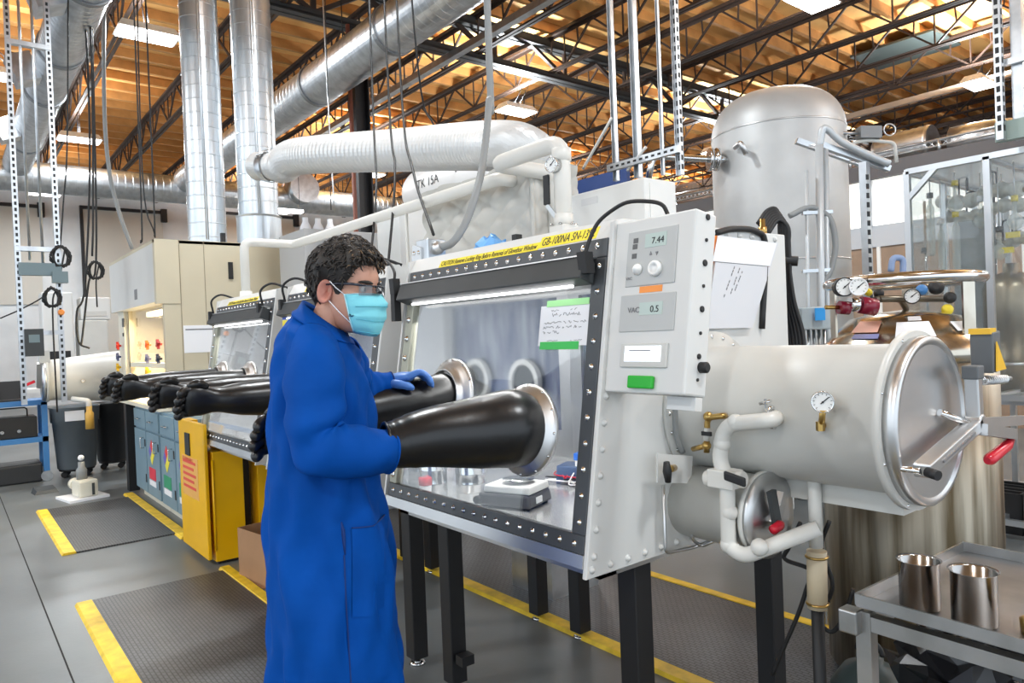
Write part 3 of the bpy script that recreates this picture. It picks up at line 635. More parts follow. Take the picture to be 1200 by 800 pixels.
# gauge on the chamber
def gauge(parent, c, axis, r, name='pressure_gauge', rim=CHROME, depth=.03, needle=.7):
    a = Vector(axis).normalized(); u, v = frame_of(a); c = Vector(c)
    g = MB().lathe(c-a*depth, a, [(0, r*.95), (depth, r), (depth+.004, r), (depth+.005, r*.9), (depth+.001, r*.88)], 28).build(name, rim, parent)
    MB().lathe(c, a, [(0, r*.89), (.0015, r*.89)], 28).build('dial', DIAL, g)
    dd = u*math.cos(needle)+v*math.sin(needle); b = MB(); b.bar(c+a*.003-dd*r*.25, c+a*.003+dd*r*.7, r*.09, .001, up=a); b.cyl(c+a*.002, c+a*.005, r*.1, n=8); b.build('needle', INK, g)
    b = MB()
    for k in range(11):
        an = math.radians(-45+27*k); e = u*math.cos(an)+v*math.sin(an); b.bar(c+a*.002+e*r*.68, c+a*.002+e*r*.82, r*.05, .0006, up=a)
    b.build('dial_marks', INK, g, kind='stuff'); return g
sur = AYC-AR  # near side of chamber
gc = at(964, 471, y=sur-.04); gauge(g1, gc, (.55, -.83, .0), .028)
b = MB(); e = at(967, 498, y=sur+.01); b.tube(rpath([gc-Vector((-.0, 0, .02)), e+Vector((0, -.02, 0)), e+Vector((.0, .03, 0))], .012), .008, 10); b.lathe(e+Vector((0, -.025, -.012)), (0, 0, 1), [(0, .011), (.024, .011)], 6, False); b.build('gauge_elbow', BRASS, g1)
# PVC line with valve in front of the chamber
yv = sur-.06
pv = rpath([at(910, 489, y=sur+.01), at(905, 492, y=yv), at(848, 497, y=yv), at(843, 540, y=yv), at(852, 560, y=yv), at(854, 640, y=yv), at(872, 652, y=yv), at(960, 618, y=yv+.10)], .05, 6)
ln = MB().tube(pv, .0215, 16).build('pvc_pipe', PVC, g1)
for (u, v) in ((862, 495), (846, 520), (855, 600), (854, 638), (890, 641)): 
    p = at(u, v, y=yv); MB().ball(p, .0245, 14, 8).build('pipe_coupling', PVC, ln)
vb = MB(); vb.obox(at(850, 560, y=yv), (.042, 0, 0), (0, .03, 0), (0, 0, .026)); vb.cyl(at(828, 560, y=yv), at(872, 562, y=yv), .024, n=18); vb.build('valve_body', PVC, ln, bevel=.004)
MB().obox(at(861, 561, y=yv-.06), (.033, 0, -.006), (0, .006, 0), (0, 0, .013)).build('valve_handle', BLACK, ln, bevel=.005)
c = MB(); cp_ = at(906, 489, y=sur); c.torus(cp_, (1, -.2, .1), .027, .007, 20, 8); c.bar(cp_+Vector((0, -.03, .02)), cp_+Vector((0, -.035, .055)), .006, .006); c.tube([cp_+Vector((-.02, -.03, .04)), cp_+Vector((.02, -.04, .05))], .005, 6); c.build('pipe_clamp', CHROME, ln)
# brass needle valve stack
bs = MB(); bs.tube(rpath([at(850, 487, y=sur+.0), at(848, 487, y=sur-.04), at(829, 489, y=sur-.04), at(828, 530, y=sur-.04)], .02), .009, 10); bs.ball(at(830, 488, y=sur-.04), .015); bs.ball(at(828, 522, y=sur-.04), .014); bs.tube([at(828, 522, y=sur-.04), at(812, 526, y=sur-.03)], .008, 8); bs.build('brass_fitting', BRASS, g1)
MB().cyl(at(829, 501, y=sur-.04), at(828, 516, y=sur-.04), .0105, n=12).build('fitting_sleeve', PVC, g1)
MB().obox(at(828, 508, y=sur-.05), (.016, 0, 0), (0, .004, 0), (0, 0, .006)).build('fitting_handle', BLACK, g1)
# small airlock with cover plate, tubing and red toggle
SY, SZ, SR = 1.86, .945, .112
sa = MB().lathe((XR, SY, SZ), (1, 0, 0), [(0, SR), (.26, SR), (.26, SR+.014), (.275, SR+.014)], 40).build('small_airlock', OFFW, g1)
MB().lathe((XR+.275, SY, SZ), (1, 0, 0), [(0, SR+.012), (.012, SR+.012), (.016, SR*.8), (.02, .001)], 40).build('small_door', SATIN, sa)
k = at(893, 590, x=XR+.31); k2 = at(912, 622, x=XR+.32)
MB().bar((XR+.31, SY-.03, SZ+.08), k2, .03, .014, up=(1, 0, 0)).build('toggle_arm', DGREY, sa)
MB().bar((XR+.305, SY+.04, SZ+.06), (XR+.305, SY-.01, SZ-.02), .03, .02, up=(1, 0, 0)).build('toggle_base', SATIN, sa)
MB().tube([at(905, 622, x=XR+.33), at(906, 621, x=XR+.332), at(914, 615, x=XR+.332), at(916, 613, x=XR+.33)], [.009, .014, .014, .009], 12).build('red_grip', RED, sa)
cvp = MB(); cvp.prism([at(769, 531, x=XR+.05), at(769, 565, x=XR+.05), at(808, 566, x=XR+.05), at(810, 534, x=XR+.05)], (.006, 0, 0)); cvp = cvp.build('valve_plate', WHITE, g1)
MB().tube([at(781, 541, x=XR+.09), at(782, 552, x=XR+.09), at(783, 565, x=XR+.09)], [.009, .014, .009], 10).build('black_lever', BLACK, cvp)
MB().cyl(at(790, 548, x=XR+.056), at(783, 550, x=XR+.09), .011, n=10).build('brass_stem', BRASS, cvp)
MB().tube(rpath([at(777, 568, x=XR+.03), at(780, 648, x=XR+.03), at(813, 641, x=XR+.03), at(848, 628, x=XR+.12)], .02), .0055, 8).build('steel_tubing', SATIN, g1)
MB().tube(rpath([at(808, 568, x=XR+.055), at(811, 632, x=XR+.055), at(822, 640, x=XR+.055), at(850, 628, x=XR+.15)], .02), .0055, 8).build('steel_tubing', SATIN, g1)
# brackets + extra black front legs belong to the row; leg brace near the floor
MB().obox(at(545, 772, y=1.66), (.025, 0, 0), (0, .03, 0), (0, 0, .02)).build('floor_bracket', BLKST, g1)
# ============================================================ PERSON at the nearest glovebox
PD = 2.2
T_ = Vector((-F_.x, -F_.y, 0)).normalized(); RH = Vector((R_.x, R_.y, 0)).normalized()
def pp(u, v, wv=0.0): return at(u, v, d=PD-wv)
feet = pp(395, 600); feet.z = 0
person = thing('person', 'person in blue lab coat, face mask and glasses, one arm in a black glove', 'person', feet)
PH = math.radians(18)
HF = (RH*math.cos(PH)+T_*math.sin(PH)).normalized(); HS = (T_*math.cos(PH)-RH*math.sin(PH)).normalized()
tl = math.radians(5); HU = (Z3*math.cos(tl)+HF*math.sin(tl)).normalized(); HF = (HF*math.cos(tl)-Z3*math.sin(tl)).normalized()
HO = pp(407, 340)
KH = 1.06
def hp(x, y, z): return HO+(HF*x+HS*y+HU*z)*KH
SL = [(-.122, .055, -.005, .018), (-.115, .072, -.015, .034), (-.10, .082, -.035, .048), (-.075, .088, -.056, .058), (-.05, .090, -.074, .064), (-.02, .088, -.090, .069), (0, .084, -.098, .071), (.022, .090, -.102, .074), (.045, .090, -.102, .0755), (.07, .080, -.094, .072), (.09, .066, -.080, .062), (.108, .044, -.056, .045), (.12, .015, -.025, .02), (.123, -.004, -.006, .002)]
def hsec(z):
    for a, b in zip(SL, SL[1:]):
        if a[0] <= z <= b[0]:
            t = (z-a[0])/(b[0]-a[0]); return [a[i]+(b[i]-a[i])*t for i in (1, 2, 3)]
    return SL[0][1:] if z < SL[0][0] else SL[-1][1:]
def hsurf(ph, z, off=0.0):
    xf, xb, w_ = hsec(z); c, s = math.cos(ph), math.sin(ph); m = (xf+xb)/2-.004; cx = abs(c)**.88*(1 if c > 0 else -1); sy = abs(s)**.9*(1 if s > 0 else -1)
    x = m+((xf-m) if c > 0 else (m-xb))*cx; y = w_*sy
    d = abs(math.atan2(math.sin(ph), math.cos(ph)))
    if -.055 < z < .012: x += .027*max(0, 1-d/.30)*max(0, 1-abs(z+.036)/(.020 if z < -.036 else .05))
    if -.012 < z < .012: x -= .008*math.exp(-((d-.42)/.16)**2)
    if -.088 < z < -.062: x += .006*max(0, 1-d/.4)
    l = math.hypot(x-m, y) or 1; return x+off*(x-m)/l, y+off*y/l
# body: head, neck, trunk, arms and legs as one continuous mesh
b = MB(); n = 40; zs = [a[0] for a in SL]; zz = []
for a, c in zip(zs, zs[1:]): zz += [a, (a+c)/2]
zz.append(zs[-1]); rings = []
def ringpts(c, ax, ay, rx, ry, n=40): return [c+ax*math.cos(2*math.pi*k/n)*rx+ay*math.sin(2*math.pi*k/n)*ry for k in range(n)]
trunk = [(pp(393, 812), .15, .15), (pp(391, 720), .155, .16), (pp(388, 640), .15, .16), (pp(380, 560), .125, .14), (pp(377, 480), .125, .15), (pp(375, 440), .112, .16), (pp(372, 412), .08, .13), (pp(375, 394), .058, .075), (pp(383, 376), .052, .056), (pp(390, 362), .055, .056), (pp(396, 350), .058, .058)]
rings = [ringpts(c, RH, T_, rx, ry) for c, rx, ry in trunk]
for z in zz:
    rings.append([hp(*hsurf(2*math.pi*k/n+0, z), z) for k in range(n)])
b.loft(rings)
for sg, w_ in ((1, .085), (-1, -.085)):
    hip = pp(392, 700, w_); f = Vector((hip.x, hip.y, 0)); kn = Vector((hip.x+RH.x*.03, hip.y+RH.y*.03, .5))
    b.tube(spl([hip, kn, f+Vector((0, 0, .1)), f+Vector((0, 0, .03))], 4), [.095, .09, .085, .075, .068, .07, .066, .062, .056, .05, .048, .05, .05], 16)
arms = [[pp(366, 404, .12), pp(370, 445, .2), pp(367, 515, .24), pp(400, 531, .19), pp(450, 526, .12), pp(490, 520, .04)], [pp(392, 412, -.12), pp(400, 440, -.2), pp(414, 462, -.24), pp(440, 452, -.28), pp(458, 449, -.3)]]
for A in arms:
    P = spl(A, 4); b.tube(P, [.04-.012*i/(len(P)-1) for i in range(len(P))], 14)
body = b.build('body', SKIN, person)
TROU = M('dark_trousers', (.03, .035, .05), .8)
for w_ in (.085, -.085):
    hip = pp(392, 700, w_); f = Vector((hip.x, hip.y, 0)); kn = Vector((hip.x+RH.x*.03, hip.y+RH.y*.03, .5))
    MB().tube(spl([hip-Z3*.1, kn, f+Vector((0, 0, .12)), f+Vector((0, 0, .06))], 4), [.085, .085, .082, .08, .08, .08, .085, .082, .08, .08, .08, .082, .083], 18).build('trouser_leg', TROU, person)
    sb = MB(); c = f+RH*.05; sb.loft([[c+RH*(x+0)+Z3*0.0+(T_*math.cos(a)*w2+Z3*(h*.5+h*.5*math.sin(a))) for a in [2*math.pi*k/12 for k in range(12)]] for x, w2, h in ((-.12, .03, .07), (-.1, .042, .1), (-.03, .045, .11), (.05, .05, .075), (.12, .05, .055), (.16, .03, .04))]); sb.build('shoe', BLACK, person)
# ears
for sg in (1, -1):
    c = hp(-.018, .074*sg, -.008)
    e = MB(); e.loft([[c+(HF*(math.cos(a)*.019*q-.004)+HU*(math.sin(a)*.034*q+.004*math.cos(a)))*KH+HS*sg*(o+.012*(-math.cos(a))*.7) for a in [2*math.pi*k/20 for k in range(20)]] for q, o in ((.55, -.012), (.9, .002), (1.0, .012), (.86, .015), (.66, .009), (.4, .003), (.05, .001))]); e.build('ear', EARM, person)
# eyes
for sg in (1, -1):
    c = hp(.0655, .031*sg, .003); ey = MB().ball(c, .0115, 16, 10).build('eye', M('eye_white', (.8, .8, .78), .25), person)
    MB().lathe(c+HF*.0107, HF, [(0, .006), (.0013, .004)], 12).build('iris', M('iris_dark', (.05, .03, .02), .2), ey)
    bw = MB().tube([hp(*hsurf(sg*q, .020+.004*math.sin((q-.15)*4), .002), .020+.004*math.sin((q-.15)*4)) for q in (.18, .3, .42, .54, .66, .76)], [.003, .005, .0055, .005, .004, .002], 6).build('eyebrow', HAIRM, person)
# hair: cap plus curls
def zh(ph):
    d = abs(math.degrees(math.atan2(math.sin(ph), math.cos(ph))))
    K = [(0, .072), (35, .070), (52, .050), (66, .020), (76, -.012), (84, -.02), (90, .022), (104, .028), (114, -.02), (124, -.062), (150, -.088), (181, -.092)]
    for a, c in zip(K, K[1:]):
        if a[0] <= d <= c[0]: t = (d-a[0])/(c[0]-a[0]); return a[1]+(c[1]-a[1])*t
    return -.08
def hoff(ph, s):
    d = abs(math.degrees(math.atan2(math.sin(ph), math.cos(ph)))); top = .034 if d < 60 else (.02 if d < 120 else .022)
    return .003+(top-.003)*min(1, s/.25)+.004*math.sin(7*ph+5*s)+.003*math.sin(13*ph-9*s)
hb = MB(); nh = 72; rows = []
for i in range(15):
    s = i/14; row = []
    for k in range(nh):
        ph = 2*math.pi*k/nh; z0 = zh(ph); z = z0+(.120-z0)*math.sin(s*math.pi/2); x, y = hsurf(ph, z, hoff(ph, s)*(1-.5*s)); 
        lift = (.003+.032*s*(1.15 if math.cos(ph) > 0 else 1.0))*min(1, s/.3+.05); row.append(hp(x, y, z+lift))
    rows.append(row)
hb.loft(rows, caps=False); cent = sum(rows[-1], Vector())/nh; hb.ball(cent-HU*.012, .022)
rnd = random.Random(3)
def curl(bb, n_, r0, front=False):
    for _ in range(n_):
        ph = rnd.uniform(-1.0, 1.0) if front else rnd.uniform(-math.pi, math.pi); s = rnd.random()**.7; 
        if not front and s < .12: s += .12
        z0 = zh(ph); z = z0+(.120-z0)*math.sin(s*math.pi/2); x, y = hsurf(ph, z, hoff(ph, s)*(1-.5*s)); lift = (.003+.032*s)*min(1, s/.3+.05)
        p = hp(x, y, z+lift); o = (p-hp(-.005, 0, .02)).normalized(); t1 = o.cross(HS if abs(o.dot(HS)) < .8 else HU).normalized(); a = rnd.uniform(0, 6.28); t2 = o.cross(t1); d = t1*math.cos(a)+t2*math.sin(a)
        d = (d-HU*.25+HF*.25).normalized(); R = rnd.uniform(.007, .0125); bb.tube([p-o*.004+d*R*(q*1.3)+o*math.sin(q*1.5)*R*.55+(o.cross(d))*R*.5*math.cos(q*2) for q in (0, .5, 1, 1.5, 2.0)], [r0*.7, r0, r0, r0*.8, r0*.25], 5)
curl(hb, 1500, .0026); hb.build('hair', HAIRM, person, label='short curly dark brown hair')
h2 = MB(); curl(h2, 90, .0021, True); h2.build('hair_highlight', HAIRL, person, kind='stuff')  # lighter curls paint a highlight onto the front hair
# mask with pleats
mk = MB(); nr = 15; ncol = 25; rows = []
for i in range(nr):
    t = i/(nr-1); z = -.008-.122*t; row = []
    for k in range(ncol):
        f = -1+2*k/(ncol-1); half = 1.20-.12*math.sin(t*math.pi)*0; ph = f*half; ze = z+(.010*(abs(f)**3))*(1 if t > .5 else -.6)
        pl = .006*((t*3.2) % 1.0)*(1-abs(f)**4)
        x, y = hsurf(ph, max(-.119, ze), .006+.014*(1-abs(f)**2)*math.sin(min(1, t*1.3+.1)*math.pi*.62)+pl)
        # drape: the sheet spans from nose tip to chin in a smooth arc
        arc = .092+.024*math.sin(math.pi*min(1, .14+t*.80)); x = max(x, (arc+pl)*math.cos(ph*.78)-.034*abs(f)**4)
        row.append(hp(x, y*1.03, ze))
    rows.append(row)
mk.loft(rows, caps=False, closed=False); mo = mk.build('face_mask', MASKM, person, label='light blue pleated face mask')
for i_ in (4, 9, 13): MB().tube([p_+HF*.0012 for p_ in rows[i_][2:-2]], .0013, 5).build('mask_pleat', M('mask_crease', (.10, .46, .56), .7), mo)
sd = mo.modifiers.new('thick', 'SOLIDIFY'); sd.thickness = .0015
MB().tube([r[0] for r in [rows[0]]]+[rows[0][k] for k in range(1, ncol)], .0016, 5).build('mask_edge', MASKL, mo)
for sg, kcol in ((1, ncol-1), (-1, 0)):
    MB().tube([rows[i][kcol] for i in range(nr)], .0022, 5).build('mask_edge', MASKL, mo)
    ea = hp(-.008, .082*sg, .022); eb = hp(-.012, .078*sg, -.032)
    MB().tube([rows[0][kcol], (rows[0][kcol]+ea)/2+HS*sg*.006, ea], .0016, 5).build('ear_loop', PAPER, mo); MB().tube([rows[-4][kcol], (rows[-4][kcol]+eb)/2+HS*sg*.004, eb], .0016, 5).build('ear_loop', PAPER, mo)
# safety glasses
gl = MB()
for sg in (1, -1):
    gl.tube([hp(-.02, .080*sg, .012), hp(.02, .081*sg, .016), hp(.06, .079*sg, .016), hp(.082, .066*sg, .014)], [.003, .0035, .004, .004], 8)
gl.tube(spl([hp(.080, .068*sg_, .014) if abs(sg_) == 1 else hp(.112, 0, .012) for sg_ in (1, 0, -1)], 8), .0032, 8)
go_ = gl.build('safety_glasses', M('dark_frame', (.02, .025, .04), .25), person)
for sg in (1, -1):
    r_ = [[hp(.112-.03*(f**2)*1.15, sg*(.004+.064*f), z*(1-.25*(1-f)*(z < 0))) for f in [i/8 for i in range(9)]] for z in (.014, .008, 0, -.008, -.015)]
    MB().loft(r_, caps=False, closed=False).build('lens', LENS, go_)
# ------- lab coat
CR = [(357, 361, 405, 396, .072), (347, 368, 411, 401, .125), (337, 382, 417, 411, .172), (329, 404, 423, 428, .188), (323, 446, 431, 458, .182), (319, 500, 436, 502, .176), (317, 550, 442, 550, .178), (316, 600, 453, 600, .186), (317, 650, 459, 650, .192), (319, 700, 463, 698, .2), (322, 750, 468, 746, .205), (327, 800, 473, 792, .21)]
def coat_ring(i, off=0.0):
    i0 = int(i); f = i-i0; A = CR[i0]; B = CR[min(i0+1, len(CR)-1)]; q = [A[k]+(B[k]-A[k])*f for k in range(5)]
    return q
nt2 = 80; rows = []
def coat_pt(i, th, off=0.0):
    q = coat_ring(i); L = pp(q[0], q[1]); Rr = pp(q[2], q[3]); C = (L+Rr)/2; a = (Rr-L)/2
    am = min(1, max(0, (i-3)/6)); 
    fold = .007*min(1, i/3)*math.sin(8*th+2.2*i)+.004*min(1, i/4)*math.sin(13*th-3.1*i)+.010*am*math.sin(5*th+.6*i)+.006*am*math.sin(11*th-.9*i+1)+.004*math.sin(3*th+1.7*i)*min(1, i/3)+.003*math.sin(17*th+2.3*i)*am
    k = 1+(off+fold)/max(.1, a.length); cs = abs(math.cos(th))**.85*(1 if math.cos(th) > 0 else -1)
    return C+a*cs*k+T_*(q[4]+off+fold)*math.sin(th)
for r in range(67):
    i = r*11/66; rows.append([coat_pt(i, 2*math.pi*k/nt2) for k in range(nt2)])
cb = MB(); cb.loft(rows, caps=False); coat = cb.build('lab_coat', BLUEC, person, label='bright blue knee-length lab coat'); 
so = coat.modifiers.new('thick', 'SOLIDIFY'); so.thickness = .004
def sleeve(path, rad, nm, seed):
    P = spl(path, 9); R = []; m = len(P)-1
    for i in range(m+1):
        t = i/m*(len(rad)-1); j = min(int(t), len(rad)-2); R.append(rad[j]+(rad[j+1]-rad[j])*(t-j))
    b = MB(); rings = []; u = None; n = 32
    for i, p in enumerate(P):
        d = (P[min(i+1, m)]-P[max(i-1, 0)]).normalized()
        if u is None: u, v = frame_of(d)
        else: u = (u-d*u.dot(d)).normalized(); v = d.cross(u)
        t = i/m; w_ = math.exp(-((t-.52)/.2)**2)
        rings.append([p+(u*math.cos(a)+v*math.sin(a))*R[i]*(1+.085*w_*math.sin(36*t+2.4*math.cos(a+seed))+.045*math.sin(5*t*math.pi+3*a+seed)+.03*math.sin(23*t+2*a+seed)+.02*math.sin(41*t-3*a)) for a in [2*math.pi*k/n for k in range(n)]])
    b.loft(rings, caps=False); o = b.build(nm, BLUEC, person); s = o.modifiers.new('thick', 'SOLIDIFY'); s.thickness = .004; return o, rings[-1]
s1_, e1 = sleeve([pp(364, 396, .08), pp(370, 425, .155), pp(369, 470, .19), pp(369, 510, .215), pp(388, 527, .21), pp(422, 530, .17), pp(454, 528, .11)], [.06, .084, .082, .078, .080, .073, .064], 'sleeve', 1)
s2_, e2 = sleeve([pp(398, 412, -.1), pp(408, 436, -.17), pp(420, 452, -.22), pp(440, 451, -.27), pp(458, 448.5, -.30)], [.07, .075, .06, .046, .038], 'sleeve', 4)
# collar, side seam, pocket, vent
cl = MB(); rw = []
for j, (i, off) in enumerate(((0.05, -.004), (-.0, .004), (.35, .012), (.75, .014), (.95, .010))):
    rw.append([coat_pt(max(0, i), th, off)+(Z3*.022-RH*.0 if j == 1 else Z3*.0) for th in [2*math.pi*k/60 for k in range(60)]])
cl.loft(rw, caps=False); c_ = cl.build('collar', BLUEC, person); s = c_.modifiers.new('thick', 'SOLIDIFY'); s.thickness = .003
def th_at(i, u):  # angle on the camera side whose pixel column is u
    best = min(range(1, 180), key=lambda k: abs(px_of(coat_pt(i, math.radians(k)))-u)); return math.radians(best)
def px_of(p):
    q = p-Vector((0, 0, CAMH)); return 600+FPX*q.dot(R_)/q.dot(F_)
MB().tube([coat_pt(i, th_at(i, u), .0015) for i, u in ((7.6, 403), (8, 404), (8.6, 405), (9.2, 407), (9.8, 409), (10.4, 411), (11, 413))], .0022, 6).build('side_seam', BLUED, coat)
MB().tube([coat_pt(i, th_at(i, u), .001) for i, u in ((6.9, 400), (7.1, 402), (7.35, 403.5), (7.6, 404))], [.002, .006, .005, .002], 6).build('side_vent', BLUED, coat)
pk = MB(); us = [412, 420, 428, 436, 443, 449]; I = [7.05, 7.5, 8.0, 8.5, 9.0]
pk.loft([[coat_pt(i, th_at(i, u), .0035) for u in us] for i in I], caps=False, closed=False); po = pk.build('patch_pocket', BLUEC, coat)
MB().tube([coat_pt(7.05, th_at(7.05, u), .004) for u in us], .002, 6).build('pocket_hem', BLUED, po)
# cuff hem
MB().tube([e1[k] for k in range(len(e1))]+[e1[0]], .004, 6).build('cuff_hem', BLUEC, s1_); MB().tube([e2[k] for k in range(len(e2))]+[e2[0]], .003, 6).build('cuff_hem', BLUED, s2_)
# ------- gloved left hand resting on the black glove
hb = MB(); wv = -.30
W0 = pp(454, 447.5, wv); K0 = pp(482, 441, wv-.01)
AH = (K0-W0).normalized(); DN = F_.copy(); DN.z = 0; DN.normalize(); UPH = DN.cross(AH)*-1
if UPH.z < 0: UPH = -UPH
rg = []
for t, w_, h_ in ((-.25, .029, .024), (0, .030, .023), (.25, .035, .022), (.55, .044, .021), (.85, .047, .018), (1.0, .045, .016), (1.08, .038, .011)):
    c = W0+(K0-W0)*t+Z3*(.004*math.sin(t*3)); rg.append([c+DN*math.cos(a)*w_+UPH*math.sin(a)*h_+DN*.006 for a in [2*math.pi*k/18 for k in range(18)]])
hb.loft(rg)
for k in range(4):
    q = K0+DN*(-.031+.0235*k+.004)-AH*.004; L = (.088, .096, .088, .070)[k]; cu = (.55, .75, .85, .95)[k]
    f1 = q+AH*L*.46+UPH*(.008-.004*k); f2 = f1+(AH*math.cos(.9*cu+.25)-UPH*math.sin(.9*cu+.25))*L*.34; f3 = f2+(AH*math.cos(1.25+.2*cu)-UPH*math.sin(1.25+.2*cu))*L*.36
    P = spl([q-AH*.012, q+AH*L*.2+UPH*.006, f1, f2, f3], 4); hb.tube(P, [.0128]*5+[.0120]*4+[.0112]*4+[.0107, .0098, .008, .003], 10)
q = W0+(K0-W0)*.32-DN*.026-UPH*.006
hb.tube(spl([q-AH*.012, q+AH*.022-DN*.018-UPH*.012, q+AH*.048-DN*.020-UPH*.024, q+AH*.064-DN*.016-UPH*.038], 4), [.016]*5+[.0142]*4+[.0125, .0115, .009, .004], 10)
hb.build('gloved_hand', NITR, person, label='left hand in a blue nitrile glove')
# right hand: fist inside the black glove
fh = MB(); a_ = pp(478, 520, .05); fh.ball(a_, (.045, .045, .04), 14, 10)
for k in range(4): q = a_+Z3*(.028-.018*k); fh.tube(spl([q-RH*.01, q+RH*.045, q+RH*.05-F_*.03, q+RH*.02-F_*.04], 3), .010, 8)
fh.tube(spl([a_+Z3*.03, a_+Z3*.045+RH*.03, a_+Z3*.04+RH*.055], 3), .011, 8)
fh.build('gloved_hand', NITR, person)
# ------- the black glove drawn over that hand (belongs to the glovebox port)
port = [o for o in bpy.data.objects if o.name.startswith('glove_port') and o.parent == g1][-1]
P0 = fp(PORTS[1][0], PORTS[1][1], .03); P1 = pp(452, 521, .10)
mid = [P0, P0+NF*.05, P0*.66+P1*.34+Z3*.006, P0*.33+P1*.67+Z3*.008, P0*.1+P1*.9, P1]
P = spl(mid, 6); rr = [.118, .124, .112, .092, .074, .064]; R = []
for i in range(len(P)):
    t = i/(len(P)-1)*5; j = min(int(t), 4); R.append((rr[j]+(rr[j+1]-rr[j])*(t-j))*(1+.012*math.sin(i*2.1)*(i > 20)))
gm = MB(); gm.tube(P, R, 36, caps=False); gm.torus(P1, P1-P[-2], .064, .005, 30, 8)
gv = gm.build('glove', RUBBER, port); s = gv.modifiers.new('thick', 'SOLIDIFY'); s.thickness = .003
# ============================================================ THINGS INSIDE THE NEAREST BOX
ZF0 = .868
p = at(596, 592, z=ZF0)
t = thing('lab_balance', 'dark grey lab balance with white top inside the nearest glovebox', 'balance', (p.x, p.y, ZF0)); ax, ay = Vector((.93, .36, 0)), Vector((-.36, .93, 0)); c = Vector((p.x, p.y+.03, ZF0))
def ob(c, ax, ay, hx, hy, z0, z1, tp=1.0):
    return MB().hexa([c+ax*sx*hx+ay*sy*hy+Z3*z0 for sx, sy in ((-1, -1), (1, -1), (1, 1), (-1, 1))], [c+ax*sx*hx*tp+ay*sy*hy*tp+Z3*z1 for sx, sy in ((-1, -1), (1, -1), (1, 1), (-1, 1))])
ob(c, ax, ay, .115, .09, .008, .055, .93).build('body', M('balance_grey', (.06, .06, .065), .4), t, bevel=.01)
ob(c+ax*.01, ay*0+ax, ay, .098, .078, .055, .082, .97).build('white_top', WHITE, t, bevel=.006)
MB().lathe(c+ax*.02+Z3*.082, (0, 0, 1), [(0, .012), (.012, .012), (.012, .06), (.016, .06), (.016, .001)], 28).build('pan', CHROME, t)
ob(c+ax*.115-ay*.02, ay, ax, .022, .0015, .02, .042).build('rating_label', PAPER, t)
for sx in (-1, 1):
    for sy in (-1, 1): MB().cyl(c+ax*sx*.09+ay*sy*.07, c+ax*sx*.09+ay*sy*.07+Z3*.01, .012, n=10).build('foot', BLACK, t)
MB().lathe(c-ax*.1-ay*.095+Z3*.03, -ay, [(0, .016), (.012, .016), (.014, .012)], 14).build('knob', BLACK, t)
def can(u, v, r, h, lab, x, nm='steel_can'):
    p = at(u, v, x=x); p.z = ZF0; t = thing(nm, lab, 'can', p, 'steel cans inside the glovebox')
    MB().lathe(p, (0, 0, 1), [(0, r*.97), (.004, r), (h*.3, r), (h*.32, r*1.012), (h*.34, r), (h*.66, r), (h*.68, r*1.012), (h*.7, r), (h-.004, r), (h, r*.98), (h, r*.93), (h-.006, r*.92), (h-.006, .001)], 30).build('wall', CHROME, t)
    MB().torus(p+Z3*h, Z3, r, .003, 30, 6).build('rim', CHROME, t); return p
can(508, 560, .055, .15, 'tall shiny steel can beside the red-lidded jar in the box', -2.46); can(552, 550, .065, .11, 'wide steel can behind the balance in the box', -2.40)
p = at(490, 562, x=-2.44); p.z = ZF0; p.y = max(p.y, 1.475); t = thing('sample_jar', 'small jar with red screw lid at the window sill', 'jar', p)
MB().lathe(p, (0, 0, 1), [(0, .024), (.05, .026), (.052, .02)], 20).build('jar_body', M('clear_plastic', (.7, .72, .72), .2), t); MB().lathe(p+Z3*.05, (0, 0, 1), [(0, .028), (.028, .028), (.03, .026), (.03, .001)], 20).build('red_lid', RED, t)
p = at(479, 566, x=-2.52); p.z = ZF0; p.y = max(p.y, 1.475); tag(MB().lathe(p, (0, 0, 1), [(0, .028), (.012, .028), (.016, .02), (.016, .001)], 20).build('red_lid', RED), 'loose red lid lying on the glovebox floor', 'lid')
p = at(668, 566, z=ZF0)
t = thing('meter_box', 'blue meter with coiled wires inside the box by the right stile', 'meter', p)
ob(p+Vector((-.02, .03, 0)), Vector((.9, .4, 0)), Vector((-.4, .9, 0)), .05, .06, 0, .075, .92).build('body', M('meter_blue', (.06, .10, .20), .4), t, bevel=.005)
ob(p+Vector((.05, .04, 0)), Vector((.9, .4, 0)), Vector((-.4, .9, 0)), .035, .03, 0, .10, .9).build('white_case', WHITE, t); ob(p+Vector((.05, .04, .10)), Vector((.9, .4, 0)), Vector((-.4, .9, 0)), .036, .03, 0, .028, 1).build('blue_cover', M('bright_blue', (.03, .14, .55), .35), t)
for k in range(4): 
    rr = random.Random(k); MB().tube(spl([p+Vector((rr.uniform(-.1, .12), rr.uniform(-.07, .05), .006+.01*k)) for _ in range(7)]+[p+Vector((.02, .02, .06))], 5), .003, 6).build('wire', [INKG, PAPER, BLACK, RED][k], t)
for k, (u, v, hx, hz) in enumerate(((655, 522, .10, .055), (672, 540, .07, .04))):
    p = (Vector((-2.12, 2.25, ZF0)), Vector((-2.0, 2.08, ZF0)))[k]; c = p
    tag(ob(c, Vector((.8, .6, 0)), Vector((-.6, .8, 0)), hx, .06, 0, hz, 1).build('carton', PAPER, bevel=.003), ['long white carton lying at the back of the glovebox', 'short white carton in front of the long one in the glovebox'][k], 'carton')
